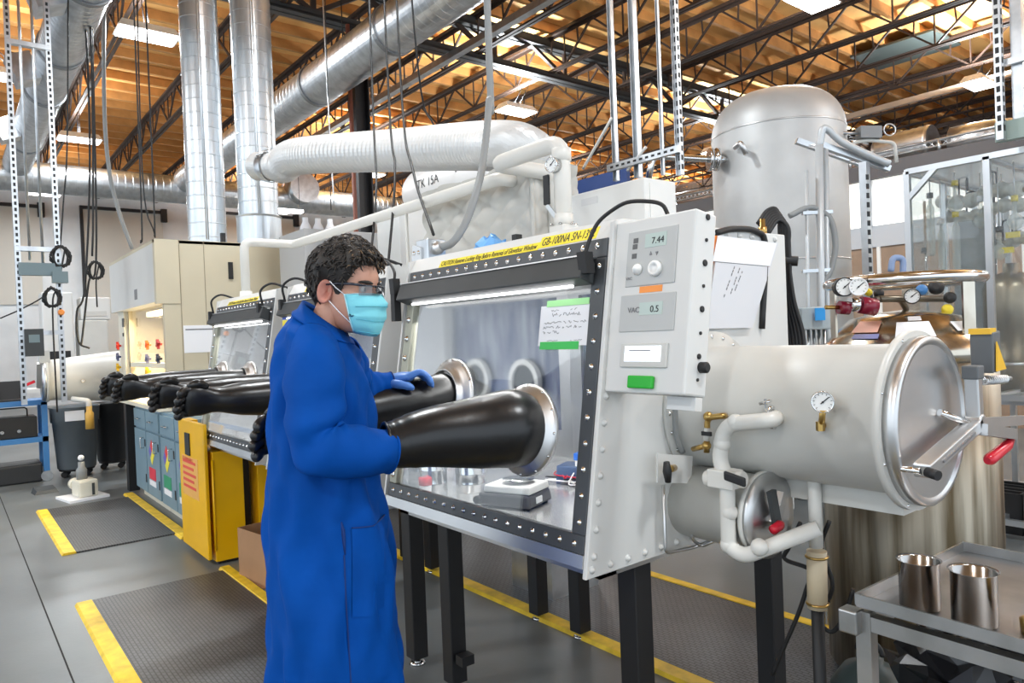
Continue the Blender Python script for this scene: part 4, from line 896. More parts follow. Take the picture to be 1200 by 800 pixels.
# ============================================================ TOP OF THE BOXES: PIPES
YPI = 2.12; zp = at(520, 230, y=YPI).z
t = thing('exhaust_pipe', 'long white pipe running above the whole row of gloveboxes', 'pipe', (-4, YPI, ZTOP))
xb_ = at(345, 287, y=YPI).x
MB().tube(rpath([(-2.72, YPI+.09, zp), (-2.72, YPI, zp), (xb_, YPI, zp), (xb_, 1.74, zp), (xb_, 1.74, ZTOP)], .06), .032, 18).build('pipe_run', PVC, t)
MB().lathe((xb_, 1.74, ZTOP), (0, 0, 1), [(0, .06), (.015, .06), (.02, .045), (.06, .042)], 20).build('pipe_flange', PVC, t)
for x in (-3.6, -4.6): MB().cyl((x, YPI, ZTOP), (x, YPI, zp), .01, n=8).build('pipe_stand', PVC, t)
yv = 2.0; c0 = at(660, 240, y=yv); c1 = at(652, 162, y=yv); c2 = at(580, 190, y=yv)
t = thing('valve_pipe', 'thick white looped pipe with gauge and black lever on the nearest glovebox', 'pipe', (c0.x, yv, ZTOP))
MB().tube(rpath([(c0.x, yv, ZTOP), (c0.x, yv, c1.z-.02), (c2.x, yv, c1.z-.02), (c2.x, 2.36, c1.z-.02), (c2.x+.0, 2.36, ZTOP)], .07), .036, 20).build('pipe_loop', PVC, t)
for z in (c1.z-.10, ZTOP+.1): MB().lathe((c0.x, yv, z), (0, 0, 1), [(0, .036), (.002, .041), (.05, .041), (.052, .036)], 20, caps=False).build('pipe_coupling', PVC, t)
MB().obox((c0.x-.0, yv-.0, ZTOP+.06), (.045, 0, 0), (0, .045, 0), (0, 0, .045)).build('valve_body', PVC, t, bevel=.008)
P = [(c0.x+.05*math.cos(a), yv+.05*math.sin(a), ZTOP+.105) for a in [k*math.pi/3 for k in range(6)]]; bolts('valve_bolts', P, Z3, .007, CHROME, t)
lv = [at(640, 205, y=yv-.05), at(641, 240, y=yv-.05), at(648, 255, y=yv-.05), at(655, 262, y=yv)]
MB().bar(lv[1], lv[0], .034, .012, up=(0, -1, 0)).build('black_lever', BLACK, t, bevel=.004); MB().bar(lv[2]+Vector((.01, .02, -.01)), lv[1], .02, .006, up=(0, -1, 0)).build('lever_shank', SATIN, t)
gauge(t, at(646, 193, y=yv-.06), (.1, -1, 0), .032, rim=CHROME)
MB().cyl(at(646, 193, y=yv-.05), (c0.x, yv, at(650, 195, y=yv).z), .01, n=8).build('gauge_stem', BRASS, t)
# quilted enclosure on top of the middle box
xq = at(622, 200, y=2.24).x; zq = at(622, 186, y=2.24).z
t = thing('quilted_cover', 'off-white quilted insulating cover over equipment atop the middle glovebox', 'cover', (xq-.5, 2.4, ZTOP))
b = MB(); nx, nz = 90, 40; rows = []
for j in range(nz+1):
    row = []
    for i in range(nx+1):
        s = i/nx*1.25; z = ZTOP+(zq-ZTOP)*j/nz; a_, c_ = s*1.0+z*1.7, s*1.0-z*1.7; d = .034*(abs(math.sin(a_*math.pi/.24))*abs(math.sin(c_*math.pi/.24)))**.35
        if s < .95: row.append((xq-.95+s, 2.24-d, z+.01*math.sin(s*9)*(j/nz)))
        else: row.append((xq+d*.6+.008*math.sin(s*60), 2.24+(s-.95), z))
    rows.append(row)
b.loft(rows, caps=False, closed=False); b.build('quilt_face', QUILT, t)
MB().box(xq-.95, xq-.004, 2.25, 2.44, ZTOP, zq-.01).build('core', QUILT, t, bevel=.02)
MB().tube(spl([(xq+.01, 2.235, ZTOP), (xq+.014, 2.23, (ZTOP+zq)/2), (xq+.006, 2.235, zq)], 4), .012, 8).build('corner_seam', QUILT, t)
# white equipment box on the nearest glovebox
xc = -1.965; zc_ = at(755, 207, y=2.24).z
t = thing('equipment_box', 'plain white sheet-metal box on top of the nearest glovebox', 'box', (-2.2, 2.34, ZTOP))
xw0, xw1 = -2.36, at(755, 215, y=2.24).x
MB().box(xw0, xw1, 2.24, 2.44, ZTOP, zc_).build('case', WHITE, t, bevel=.006)
MB().box(xw1, xw1+.003, 2.27, 2.42, ZTOP+.02, zc_-.02).build('side_cover', WHITE, t)
MB().box(xw0+.08, xw0+.18, 2.238, 2.241, zc_-.06, zc_-.03).build('nameplate', M('nameplate', (.6, .6, .6), .4), t)
# blue crumpled glove, black hoop, conduit
p = at(575, 278, y=1.95); p.z = ZTOP
b = MB(); rnd = random.Random(5); rows = []
for i in range(9):
    tt = i/8*math.pi; rows.append([p+Vector((math.sin(tt)*math.cos(a)*.10*(1+.35*rnd.uniform(-1, 1)), math.sin(tt)*math.sin(a)*.06*(1+.3*rnd.uniform(-1, 1)), max(0, .055-.055*math.cos(tt)+.02*rnd.uniform(-1, 1)))) for a in [2*math.pi*k/14 for k in range(14)]])
b.loft(rows, sm=False); tag(b.build('crumpled_glove', NITRL), 'crumpled light blue glove lying on top of the glovebox', 'glove')
p = at(606, 285, y=1.85); p.z = ZTOP
t = thing('pull_handle', 'black strap handle standing on the nearest glovebox roof', 'handle', p)
MB().tube(spl([p+Vector((-.12, 0, 0)), p+Vector((-.09, 0, .028)), p+Vector((0, 0, .036)), p+Vector((.08, 0, .03)), p+Vector((.1, 0, 0))], 5), .012, 8).build('strap', BLACK, t)
MB().box(p.x-.014, p.x+.014, p.y-.016, p.y+.016, p.z+.02, p.z+.075).build('catch', BLACK, t)
cd = [at(571, -10, y=2.16), at(573, 60, y=2.14), at(573, 120, y=2.10), at(566, 190, y=2.0), at(556, 232, y=1.9), at(545, 262, y=1.84), at(530, 284, y=1.79), at(512, 291, y=1.78)]
cd[0].z = 5.9
t = thing('flexible_conduit', 'thick grey ribbed conduit dropping from the roof to the glovebox junction box', 'conduit', cd[-1])
sp_ = spl(cd, 24); MB().tube(sp_, [.0165+.0018*(i % 2) for i in range(len(sp_))], 12).build('hose', GREYH, t)
jb = cd[-1]; MB().box(jb.x-.10, jb.x, jb.y-.05, jb.y+.05, ZTOP-.0, jb.z+.045).build('junction_box', GALV, t, bevel=.005)
MB().lathe(jb+Vector((-.002, 0, 0)), (1, 0, .15), [(0, .03), (.02, .03), (.02, .022), (.05, .022)], 16).build('gland', SATIN, t)
p = at(488, 300, y=1.72)
t = thing('plate_bracket', 'small steel plate standing at the joint of two gloveboxes', 'bracket', (p.x, p.y, ZTOP)); MB().prism([(p.x-.05, p.y, ZTOP), (p.x+.04, p.y, ZTOP), (p.x+.04, p.y, ZTOP+.08), (p.x-.03, p.y, ZTOP+.1)], (0, .012, 0)).build('plate', SATIN, t); bolts('plate_bolts', [(p.x-.02, p.y, ZTOP+.06), (p.x+.02, p.y, ZTOP+.06)], (0, -1, 0), .008, CHROME, t)
# flexible white duct from the riser to behind the quilted cover
D0 = at(302, 195, d=6.9); D1 = at(330, 194, d=6.6); D2 = at(352, 183, d=6.3); D3 = at(470, 176, d=5.4); D4 = at(575, 171, d=4.6); D5 = at(618, 180, d=4.3); D6 = at(632, 210, d=4.2); D7 = at(634, 260, d=4.2)
t = thing('flexible_duct', 'fat white ribbed flexible duct arching from the riser above the boxes', 'duct', (D4.x, D4.y, D4.z-.2))
S = spl([D0, D1, D2, D3, D4, D5, D6, D7], 54); R = []
for i in range(len(S)): R.append((.155 if i > 50 else .13)*(1+.032*(i % 2)))
MB().tube(S, R, 36, sm=False).build('duct_skin', DUCTW, t)
MB().lathe(D0+(D1-D0)*.45, D1-D0, [(0, .150), (.05, .155), (.10, .150)], 28, caps=False).build('steel_collar', GALV, t)
MB().box(D7.x-.2, D7.x+.2, D7.y-.2, D7.y+.2, 1.1, D7.z).build('drop_box', GALV, t)
MB().box(D7.x-.18, D7.x+.18, D7.y-.18, D7.y+.18, 0, 1.1).build('drop_stand', GALV, t)
# white horizontal tank with lettering
c = at(560, 200, y=4.2); ra = .27; ta = Vector((1, 0, 0))
t = thing('storage_tank', 'white horizontal tank lettered TK 15A behind the quilted cover', 'tank', (c.x, c.y, 0)); xt0 = at(488, 210, y=4.2).x
c.z -= .06
MB().lathe((xt0, c.y, c.z), (1, 0, 0), [(0, .02), (.03, ra*.6), (.09, ra*.92), (.16, ra), (1.9, ra), (2.0, ra*.7), (2.03, .02)], 36).build('shell', M('tank_white', (.80, .80, .80), .35), t)
for x in (xt0+.4, xt0+1.6): MB().box(x-.05, x+.05, c.y-.22, c.y+.22, 0, c.z-.16).build('saddle', GALV, t)
text('TK 15A', .13, (xt0+.45, c.y-ra-.003, c.z-.02), XD, Z3, INK, t, 'tank_lettering')
# ============================================================ BLACK CABLES from the roof to the boxes
def cable(nm, pts, r, lab, mat=BLACK, group=None, cat='cable'):
    return tag(MB().tube(spl(pts, 6), r, 7).build(nm, mat), lab, cat, group)
CAB = [([(434, -20), (437, 120), (441, 220), (430, 300)], 'thin black cable left of three others before the column'), ([(448, -20), (456, 120), (463, 200), (452, 292)], 'black cable bending left above the hair of the person'), ([(463, -20), (470, 100), (484, 200), (508, 275)], 'black cable ending at the steel bracket on the gloveboxes'), ([(471, -20), (490, 80), (510, 150), (543, 218)], 'black cable slanting down to the lettered white tank')]
for q, (pts, lab) in enumerate(CAB):
    P = [at(u, v, y=2.7-.25*i*(q != 3)+(.45*i if q == 3 else 0)) for i, (u, v) in enumerate(pts)]; P[0].z = max(P[0].z, ZB); P[-1].z = ZTOP if q < 2 else P[-1].z; cable('hanging_cable', P, .008, lab)
for q, (u0, u1, ve, lab) in enumerate(((377, 392, 250, 'pale rod hanging in front of the far silver duct'), (381, 388, 246, 'thin dark cable beside the pale hanging rod'))):
    P = [at(u0, -20, y=3.4), at((u0+u1)/2, 120, y=3.4), at(u1, ve, y=3.4)]; P[0].z = ZB; cable('hanging_rod' if q == 0 else 'hanging_cable', P, .008 if q == 0 else .005, lab, GALV if q == 0 else BLACK, cat='rod' if q == 0 else 'cable')
# support struts hanging from the roof
def strut(u, v0, v1, yy, lab, w=.041, perf=True, grp='hanging support struts', n=26):
    a = at(u[0], v0, y=yy); b_ = at(u[1], v1, y=yy); x, y = (a.x+b_.x)/2, yy; z1 = ZB if v0 <= 0 else a.z
    t = thing('support_strut', lab, 'strut', (x, y, b_.z), grp); s = MB(); h = w/2
    s.box(x-h, x-h+.004, y-h, y+h, b_.z, z1); s.box(x+h-.004, x+h, y-h, y+h, b_.z, z1); s.box(x-h, x+h, y+h-.004, y+h, b_.z, z1); s.build('channel', GALV, t)
    if perf:
        s = MB(); z = b_.z+.03
        while z < z1-.05: s.box(x-.008, x+.008, y-h*.2, y-h*.2+.002, z, z+.028); s.box(x+h, x+h+.001, y-.008, y+.008, z, z+.028); z += .05
        s.build('slots', BLACK, t, kind='stuff')
        MB().box(x-h+.004, x+h-.004, y-h*.2+.002, y+h-.004, b_.z, z1).build('channel_web', GALV, t)
    return x, y, b_.z
s1 = strut((715, 722), 0, 212, 3.2, 'plain steel strut leftmost of four above the equipment box', .03, perf=False)
s2 = strut((740, 749), 0, 208, 3.2, 'double steel strut beside the leftmost strut over the equipment box', .038, perf=False)
s3 = strut((769, 778), 0, 205, 3.2, 'slender steel rod between the double and the perforated strut', .018, perf=False)
s4 = strut((789, 798), 0, 205, 3.2, 'perforated steel strut rightmost of four over the equipment box', .034)
t = thing('cross_strut', 'perforated cross strut tying the four hanging struts together', 'strut', (s1[0], 3.16, 2.42)); zc2 = at(722, 195, y=3.16).z
MB().box(s1[0]-.03, s4[0]+.03, 3.15, 3.178, zc2-.02, zc2+.02).build('channel', GALV, t); b = MB(); x = s1[0]
while x < s4[0]: b.box(x, x+.022, 3.148, 3.15, zc2-.006, zc2+.006); x += .045
b.build('slots', BLACK, t, kind='stuff')
for i, (u0, v0, u1, v1) in enumerate(((683, 198, 717, 138), (735, 200, 757, 172))): 
    a, b_ = at(u0, v0, y=3.18), at(u1, v1, y=3.18); cable('brace_rod', [a, (a+b_)/2, b_], .009, ['white brace rod near the yellow tag by the leftmost strut', 'white brace rod crossing behind the double strut'][i], PVC, cat='rod')
# long light beams under the roof running along the row
for i, (u, v, z, w_, lab) in enumerate(((480, 95, 5.75, .11, 'grey steel channel beam crossing below the joists left of the grey conduit'), (1050, 122, 5.6, .09, 'pale timber-coloured conduit beam beyond the big steel tank'))):
    p = at(u, v, z=z); tag(MB().box(-20 if i == 0 else -9, 6, p.y-w_/2, p.y+w_/2, z-.05, z+.05).build('roof_beam', GALV if i == 0 else M('pale_beam', (.62, .52, .42), .5)), lab, 'beam')
# ============================================================ LEFT BACKGROUND
# fume hood
HX0, HX1, HY0, HY1 = -9.17, -6.97, 1.5, 3.1
t = thing('fume_hood', 'large beige fume hood with lit sash on blue-grey cabinets', 'fume hood', ((HX0+HX1)/2, 2.2, 0))
MB().box(HX1-.05, HX1, HY0+.2, HY1, .95, HTOP).build('side_panel', BEIGE, t, bevel=.004)
MB().box(HX1-.06, HX1+.012, HY0+.0, HY0+.2, 1.9, HTOP).build('corner_panel', BEIGE, t)
MB().box(HX1-.06, HX1+.003, HY0+.06, HY0+.2, .95, 1.9).build('corner_post', BEIGE, t)
for y in (HY0+.205, HY0+.42): MB().box(HX1, HX1+.002, y, y+.006, .95, HTOP).build('panel_joint', M('joint_brown', (.3, .25, .17), .6), t)
MB().box(HX0, HX1-.05, HY1-.05, HY1, .95, HTOP).build('back_panel', BEIGE, t)
MB().box(HX0, HX0+.05, HY0+.1, HY1-.05, .95, HTOP).build('side_panel', BEIGE, t)
MB().box(HX0, HX1, HY0, HY1, HTOP-.03, HTOP).build('top_panel', BEIGE, t)
MB().hexa([(HX0, HY0, 1.92), (HX0, HY0, HTOP-.03), (HX0, HY0+.15, HTOP-.03), (HX0, HY0+.15, 1.92)], [(HX1-.061, HY0, 1.92), (HX1-.061, HY0, HTOP-.03), (HX1-.061, HY0+.15, HTOP-.03), (HX1-.061, HY0+.15, 1.92)]).build('front_valance', WHITE, t)
MB().box(HX0, HX1, HY0-.02, HY1, .93, .965).build('work_top', TRIMC, t)
wx = at(150, 380, y=HY0+.1).x
cp2 = MB().box(HX0+.05, wx, HY0+.06, HY0+.16, .965, 1.92).build('control_post', CREAM, t)
for i, (u, v, c) in enumerate(((142, 405, (.7, .04, .02)), (142, 418, (.08, .10, .22)), (142, 430, (.8, .5, .02)), (142, 443, (.05, .09, .05)), (177, 404, (.9, .16, .03)), (177, 420, (.12, .13, .25)), (177, 435, (.85, .55, .03)), (190, 403, (.6, .03, .03)), (190, 420, (.03, .04, .08)))):
    p = at(u, v, y=HY0+.045) if i < 4 else (at(u, v, y=HY0+.055)); p.x = min(p.x, HX1-.03)
    m = M('valve_knob_%d' % i, c, .4); k = MB(); k.lathe(p, (0, -1, 0), [(0, .012), (.02, .012), (.02, .02), (.05, .02)], 10)
    for a in (.4, 1.97): k.obox(p+Vector((0, -.035, 0)), Vector((math.cos(a), 0, math.sin(a)))*.045, (0, .012, 0), Vector((-math.sin(a), 0, math.cos(a)))*.009)
    k.build('gas_valve', m, cp2)
for (u, v, r) in ((145, 378, .03), (145, 392, .012)):
    p = at(u, v, y=HY0+.06); MB().box(p.x-r*1.5, p.x+r*1.5, p.y-.01, p.y, p.z-r*1.6, p.z+r*1.6).build('switch_plate', DGREY, cp2)
MB().box(wx, HX1-.06, HY0+.12, HY0+.135, 1.35, 1.92).build('sash_glass', GLASS, t); MB().box(wx, HX1-.06, HY0+.10, HY0+.15, 1.31, 1.36).build('sash_rail', CREAM, t); MB().box(wx, wx+.05, HY0+.10, HY0+.15, .965, 1.92).build('sash_stile', M('stile_tan', (.5, .42, .28), .4), t)
MB().box(wx+.1, HX1-.1, HY0+.5, HY0+.52, .965, 1.9).build('liner', CREAM, t)
MB().box(HX0+.3, HX1-.2, HY0+.3, HY0+.38, 1.86, 1.91).build('hood_lamp', M('warm_tube', (1, .80, .5), .5, emit=9), t)
ld = bpy.data.lights.new('hood_lamp_light', 'AREA'); ld.shape = 'RECTANGLE'; ld.size = 1.4; ld.size_y = .08; ld.energy = 70; ld.color = (1, .82, .55)
lo = bpy.data.objects.new('hood_lamp_light', ld); lo.location = ((HX0+HX1)/2+.05, HY0+.34, 1.84); col.objects.link(lo)
pz = at(245, 395, x=HX1); MB().box(HX1, HX1+.004, at(215, 390, x=HX1).y, at(249, 390, x=HX1).y, at(230, 413, x=HX1).z, at(230, 381, x=HX1).z).build('posted_sheet', PAPER, t)
q = at(232, 385, x=HX1); MB().box(HX1+.004, HX1+.0055, q.y-.11, q.y+.16, q.z-.012, q.z).build('sheet_heading', INKG, t)
p = at(270, 317, x=HX1); MB().box(HX1, HX1+.02, p.y-.02, p.y+.02, p.z-.08, p.z+.08).build('side_slot', BLACK, t)
p = at(159, 345, y=HY0-.002); MB().box(p.x-.06, p.x+.06, HY0-.003, HY0, p.z-.05, p.z+.05).build('name_plate', INKG, t)
MB().box(HX1-.25, HX1-.21, 2.15, 2.19, HTOP, HTOP+.12).build('lifting_eye', BLKST, t)
# base cabinets below the hood
for k in range(2):
    x0 = -8.2+k*1.12; x1 = x0+1.10
    t = thing('base_cabinet', ['blue-grey cabinet with red and white hazard diamond sign', 'blue-grey cabinet with a green sign beside the yellow cabinet'][k], 'cabinet', ((x0+x1)/2, 1.8, 0), 'cabinets under the fume hood')
    MB().box(x0, x1, 1.52, 2.1, .09, .925).build('body', BLUEG, t); MB().box(x0, x1, 1.57, 2.1, 0, .09).build('plinth', TRIMC, t)
    for j in range(2):
        a = x0+.02+j*.54; dr_ = MB().box(a, a+.51, 1.50, 1.52, .10, .70).build('door', BLUEG, t, bevel=.003); dw = MB().box(a, a+.51, 1.50, 1.52, .72, .90).build('drawer', BLUEG, t, bevel=.003)
        MB().tube(rpath([(a+.2, 1.50, .81), (a+.2, 1.47, .81), (a+.31, 1.47, .81), (a+.31, 1.50, .81)], .01), .006, 8).build('pull', CHROME, dw)
        MB().tube(rpath([(a+.42, 1.50, .63), (a+.42, 1.47, .63), (a+.42, 1.47, .53), (a+.42, 1.50, .53)], .01), .006, 8).build('pull', CHROME, dr_)
        MB().box(a+.47, a+.50, 1.495, 1.5, .2, .28).build('hinge', BLKST, dr_); MB().box(a+.47, a+.50, 1.495, 1.5, .55, .62).build('hinge', BLKST, dr_)
        if j == 1 or k == 1:
            cx = a+.22; cz2 = .52
            for (dx, dz, c) in ((0, .06, (.75, .05, .04)), (.06, 0, (.85, .75, .05)), (-.06, 0, (.15, .12, .5)), (0, -.06, (.85, .85, .85))):
                MB().prism([(cx+dx, 1.499, cz2+dz+.06), (cx+dx+.06, 1.499, cz2+dz), (cx+dx, 1.499, cz2+dz-.06), (cx+dx-.06, 1.499, cz2+dz)], (0, -.002, 0)).build('hazard_diamond', M('hazard_%.2f' % c[0], c, .5), dr_)
            MB().box(cx-.13, cx+.13, 1.497, 1.5, .26, .37).build('sign', M('sign_red', (.7, .03, .06), .5) if k == 0 else M('sign_green', (.02, .30, .14), .5), dr_)
            MB().box(cx-.13, cx+.13, 1.496, 1.5, .20, .25).build('sign', PAPER, dr_)
# black corner post of the stand
p = at(152, 577, z=0); tag(MB().box(-8.58, -8.46, 1.48, 1.58, 0, .92).build('stand_post', BLKST), 'black square post at the corner of the fume hood stand', 'post')
# yellow safety cabinet
YX0, YX1, YY0, YY1 = -5.78, -5.11, 1.355, 1.61
t = thing('safety_cabinet', 'yellow flammables safety cabinet under the far glovebox', 'cabinet', ((YX0+YX1)/2, 1.6, 0))
YZ = .775
MB().box(YX0, YX1, YY0+.05, YY1, .02, YZ).build('body', YELP, t, bevel=.004); MB().box(YX0+.02, YX1-.02, YY0+.07, YY1-.02, 0, .03).build('plinth', BLKST, t)
MB().box(YX0-.05, YX0+.16, YY0+.05, YY0+.10, YZ-.02, .96).build('raised_flange', YELP, t)
d = MB().box(YX0+.005, YX1-.005, YY0, YY0+.025, .04, .97).build('door', YELP, t, bevel=.005)
MB().box(YX0+.20, YX0+.32, YY0-.008, YY0, .72, .88).build('latch', BLACK, d)
MB().cyl((YX1+.002, YY0+.05, .10), (YX1+.002, YY0+.05, .72), .008, n=8).build('hinge_rod', YELP, t)
sl = MB().box(YX0+.08, YX0+.5, YY0-.002, YY0, .42, .71).build('warning_sheet', M('warning_orange', (.80, .42, .10), .5), d)
for k in range(5): MB().box(YX0+.11, YX0+.44-.05*(k % 2), YY0-.004, YY0-.002, .66-.045*k, .68-.045*k).build('warning_line', M('warning_red', (.75, .08, .05), .5), sl)
text('FLAMMABLE', .05, (YX0+.11, YY0-.004, .667), XD, Z3, M('warning_red'), sl, 'warning_text')
t = thing('yellow_cabinet', 'second yellow cabinet behind the black leg, beside the cardboard box', 'cabinet', (-5.4, 1.95, 0)); MB().box(-5.7, -5.12, 1.71, 2.25, .03, .76).build('body', YELP, t, bevel=.004); MB().box(-5.65, -5.17, 1.73, 2.23, 0, .03).build('plinth', BLKST, t)
# cardboard box
p = at(300, 690, z=0); c = Vector((-4.58, 1.62, 0))
t = thing('cardboard_box', 'open brown cardboard box on the floor under the gloveboxes', 'box', c); a_ = (math.cos(.15), math.sin(.15)); U = Vector((a_[0], a_[1], 0)); V = Vector((-a_[1], a_[0], 0))
for s in (-1, 1):
    MB().obox(c+U*.19*s+Z3*.16, U*.003, V*.15, Z3*.16).build('side', CARD, t); MB().obox(c+V*.147*s+Z3*.16, U*.19, V*.003, Z3*.16).build('side', CARD, t)
    MB().obox(c+V*(.147+.05)*s+Z3*.30, U*.19, V*.05, V*.0+Z3*.002).build('flap', CARD, t) if s > 0 else None
MB().box(c.x-.19, c.x+.19, c.y-.15, c.y+.15, 0, .006).build('bottom', CARD, t)
# far airlock on its own box, seen end-on
cx = -9.75; q = at(95, 443, x=cx)
t = thing('end_airlock', 'dull white conical airlock cylinder above the two bins', 'airlock', (cx, q.y, 0)); ya = at(52, 443, x=cx).y; yb = at(134, 443, x=cx).y
MB().lathe((cx, ya, q.z), (0, 1, 0), [(0, .25), (.03, .25), (.03, .235), (.1, .235), (yb-ya, .30), (yb-ya+.5, .30)], 40).build('chamber', OFFW, t)
MB().lathe((cx, ya-.03, q.z), (0, 1, 0), [(0, .001), (0, .23), (.03, .25)], 40).build('door', SATIN, t)
MB().bar((cx+.1, ya-.05, q.z+.2), (cx-.05, ya-.05, q.z-.08), .05, .04).build('clamp_bar', SATIN, t); MB().box(cx+.02, cx+.14, ya-.05, ya+.05, q.z+.2, q.z+.34).build('hinge_block', M('hinge_pale', (.5, .53, .55), .4), t)
MB().bar((cx+.1, ya-.1, q.z), (cx+.1, ya-.22, q.z-.05), .03, .03).build('toggle_handle', RED, t)
gv_ = at(97, 446, x=cx+.29); gauge(t, (cx+.30, gv_.y, gv_.z), (1, -.1, 0), .02, rim=BRASS)
for yy in (yb+.44,): MB().box(cx-.04, cx+.04, yy-.04, yy+.04, 0, q.z-.2).build('leg', BLKST, t)
b = at(105, 490, x=cx+.35); MB().lathe((b.x, b.y, b.z-.12), (0, 0, 1), [(0, .045), (.18, .045), (.2, .03), (.26, .03)], 16).build('amber_filter', M('amber', (.65, .38, .07), .4), t); MB().tube(rpath([(b.x, b.y, b.z+.1), (b.x, b.y, b.z+.2), (b.x-.1, b.y-.15, q.z-.22)], .03), .03, 10).build('drain_pipe', PVC, t)
MB().box(cx-.3, cx+.3, yb+.35, yb+1.5, .8, 2.2).build('box_body', WHITE, t)
# bins
def bin_(c, r, h, mat, lab, label_plate):
    t = thing('wheeled_bin', lab, 'bin', c, None); c = Vector(c)
    MB().lathe(c+Z3*.1, (0, 0, 1), [(0, r*.8), (.01, r*.82), (h*.75, r*.96), (h*.76, r*1.02), (h*.97, r*1.05), (h, r*1.09), (h, r*1.0), (h*.8, r*.9), (.04, r*.75), (.04, .001)], 32).build('tub', mat, t)
    MB().lathe(c+Z3*.075, (0, 0, 1), [(0, r*.75), (.025, r*.78)], 24).build('dolly', BLACK, t)
    for a in (.5, 2.1, 3.7, 5.2): k = c+Vector((math.cos(a)*r*.65, math.sin(a)*r*.65, .035)); MB().cyl(k-Vector((.014, 0, 0)), k+Vector((.014, 0, 0)), .035, n=14).build('caster', BLACK, t)
    if label_plate: MB().obox(c+Vector((r*1.06, -r*.13, h*.87+.1)), Vector((.12, .99, 0))*.1, Vector((.99, -.12, 0))*.004, Z3*.06).build('bin_label', PAPER, t)
bin_((-10.1, 1.21, 0), .25, .74, BINM, 'grey round wheeled bin with a white label under the end airlock', True)
bin_((-10.36, 1.64, 0), .21, .74, M('black_bin', (.015, .016, .018), .5), 'black wheeled bin beside the grey bin', False)
# vacuum pump on floor
c = at(97, 583, z=0); c.y += .0; t = thing('vacuum_pump', 'small cream vacuum pump with glass jar on a white floor board', 'pump', c)
MB().obox(c+Z3*.012, (.20, .04, 0), (-.04, .18, 0), Z3*.012).build('board', PAPER, t); MB().obox(c+Vector((.03, .02, .11)), (.11, .02, 0), (-.02, .09, 0), Z3*.085).build('pump_body', CREAM, t, bevel=.02); MB().lathe(c+Vector((-.14, -.03, .12)), (-.9, -.1, 0), [(0, .06), (.1, .06), (.11, .02)], 18).build('motor', CREAM, t)
MB().lathe(c+Vector((.0, .0, .19)), (0, 0, 1), [(0, .05), (.1, .05), (.13, .03), (.18, .03)], 18).build('glass_jar', M('grey_glass', (.25, .26, .26), .2), t); MB().ball(c+Vector((0, 0, .41)), .03).build('jar_cap', PAPER, t)
for sx in (-1, 1): MB().obox(c+Vector((.03+.11, .02+.06*sx, .10)), (.004, 0, 0), (0, .012, 0), Z3*.06).build('vent_slot', DGREY, t)
p = at(53, 577, z=0); tag(MB().hexa([p+Vector(v) for v in ((-.1, -.12, 0), (.1, -.1, 0), (.1, .12, 0), (-.1, .1, 0))], [p+Vector(v) for v in ((-.09, -.1, .06), (.07, -.08, .035), (.07, .1, .035), (-.09, .08, .06))]).build('foot_pedal', DGREY), 'dark grey foot pedal lying on the open floor', 'pedal')
# blue rack with black equipment
t = thing('blue_bench', 'blue steel bench on casters with black shelves', 'bench', (-10, .4, 0)); bx0, bx1, by0, by1 = -10.45, -9.95, -.9, .92
for z in (.93, .5): MB().box(bx0, bx1, by0, by1, z-.035, z+.025).build('shelf', BLUEST, t)
for x in (bx0, bx1-.06):
    for y in (by0, by1-.06):
        lg = MB().box(x, x+.06, y, y+.06, .12, .93).build('leg', BLUEST, t); MB().cyl((x+.01, y+.03, .06), (x+.05, y+.03, .06), .06, n=16).build('caster', GALV, t)
for (x0, y0, z0, dx, dy, dz, nm, lab) in ((-10.4, .2, .525, .4, .62, .24, 'power_supply', 'black power supply on the lower shelf of the blue bench'), (-10.4, -.5, .525, .4, .6, .3, 'power_supply', 'tall black power supply on the bench shelf near its open end'), (-10.35, -.1, .955, .3, .5, .22, 'instrument', 'black instrument with a wire loop on the blue bench top')):
    t2 = thing(nm, lab, 'instrument', (x0+dx/2, y0+dy/2, z0)); MB().box(x0, x0+dx, y0, y0+dy, z0, z0+dz).build('case', BLACK, t2, bevel=.01)
    for k in range(3): MB().lathe((x0+dx, y0+.12+.16*k, z0+dz*.35), (1, 0, 0), [(0, .022), (.02, .02)], 12).build('knob', CHROME, t2)
    MB().tube(rpath([(x0+dx*.5, y0+.08, z0+dz), (x0+dx*.5, y0+.08, z0+dz+.1), (x0+dx*.5, y0+dy-.08, z0+dz+.1), (x0+dx*.5, y0+dy-.08, z0+dz)], .04), .008, 8).build('handle', BLACK, t2)
c = Vector((-10.1, .55, .955)); t = thing('laptop', 'open black laptop on the blue bench', 'laptop', c); MB().obox(c+Z3*.01, (.11, 0, 0), (0, .16, 0), Z3*.01).build('base', BLACK, t); MB().obox(c+Vector((-.15, 0, .12)), (.035, 0, -.105), (0, .16, 0), (.007, 0, .002)).build('screen', BLACK, t)
tag(MB().obox((-10.2, .45, .11), (.22, 0, 0), (0, .40, 0), (0, 0, .11)).build('storage_crate', M('crate_dark', (.02, .022, .025), .5), bevel=.02), 'black crate on the floor beneath the blue bench', 'crate')
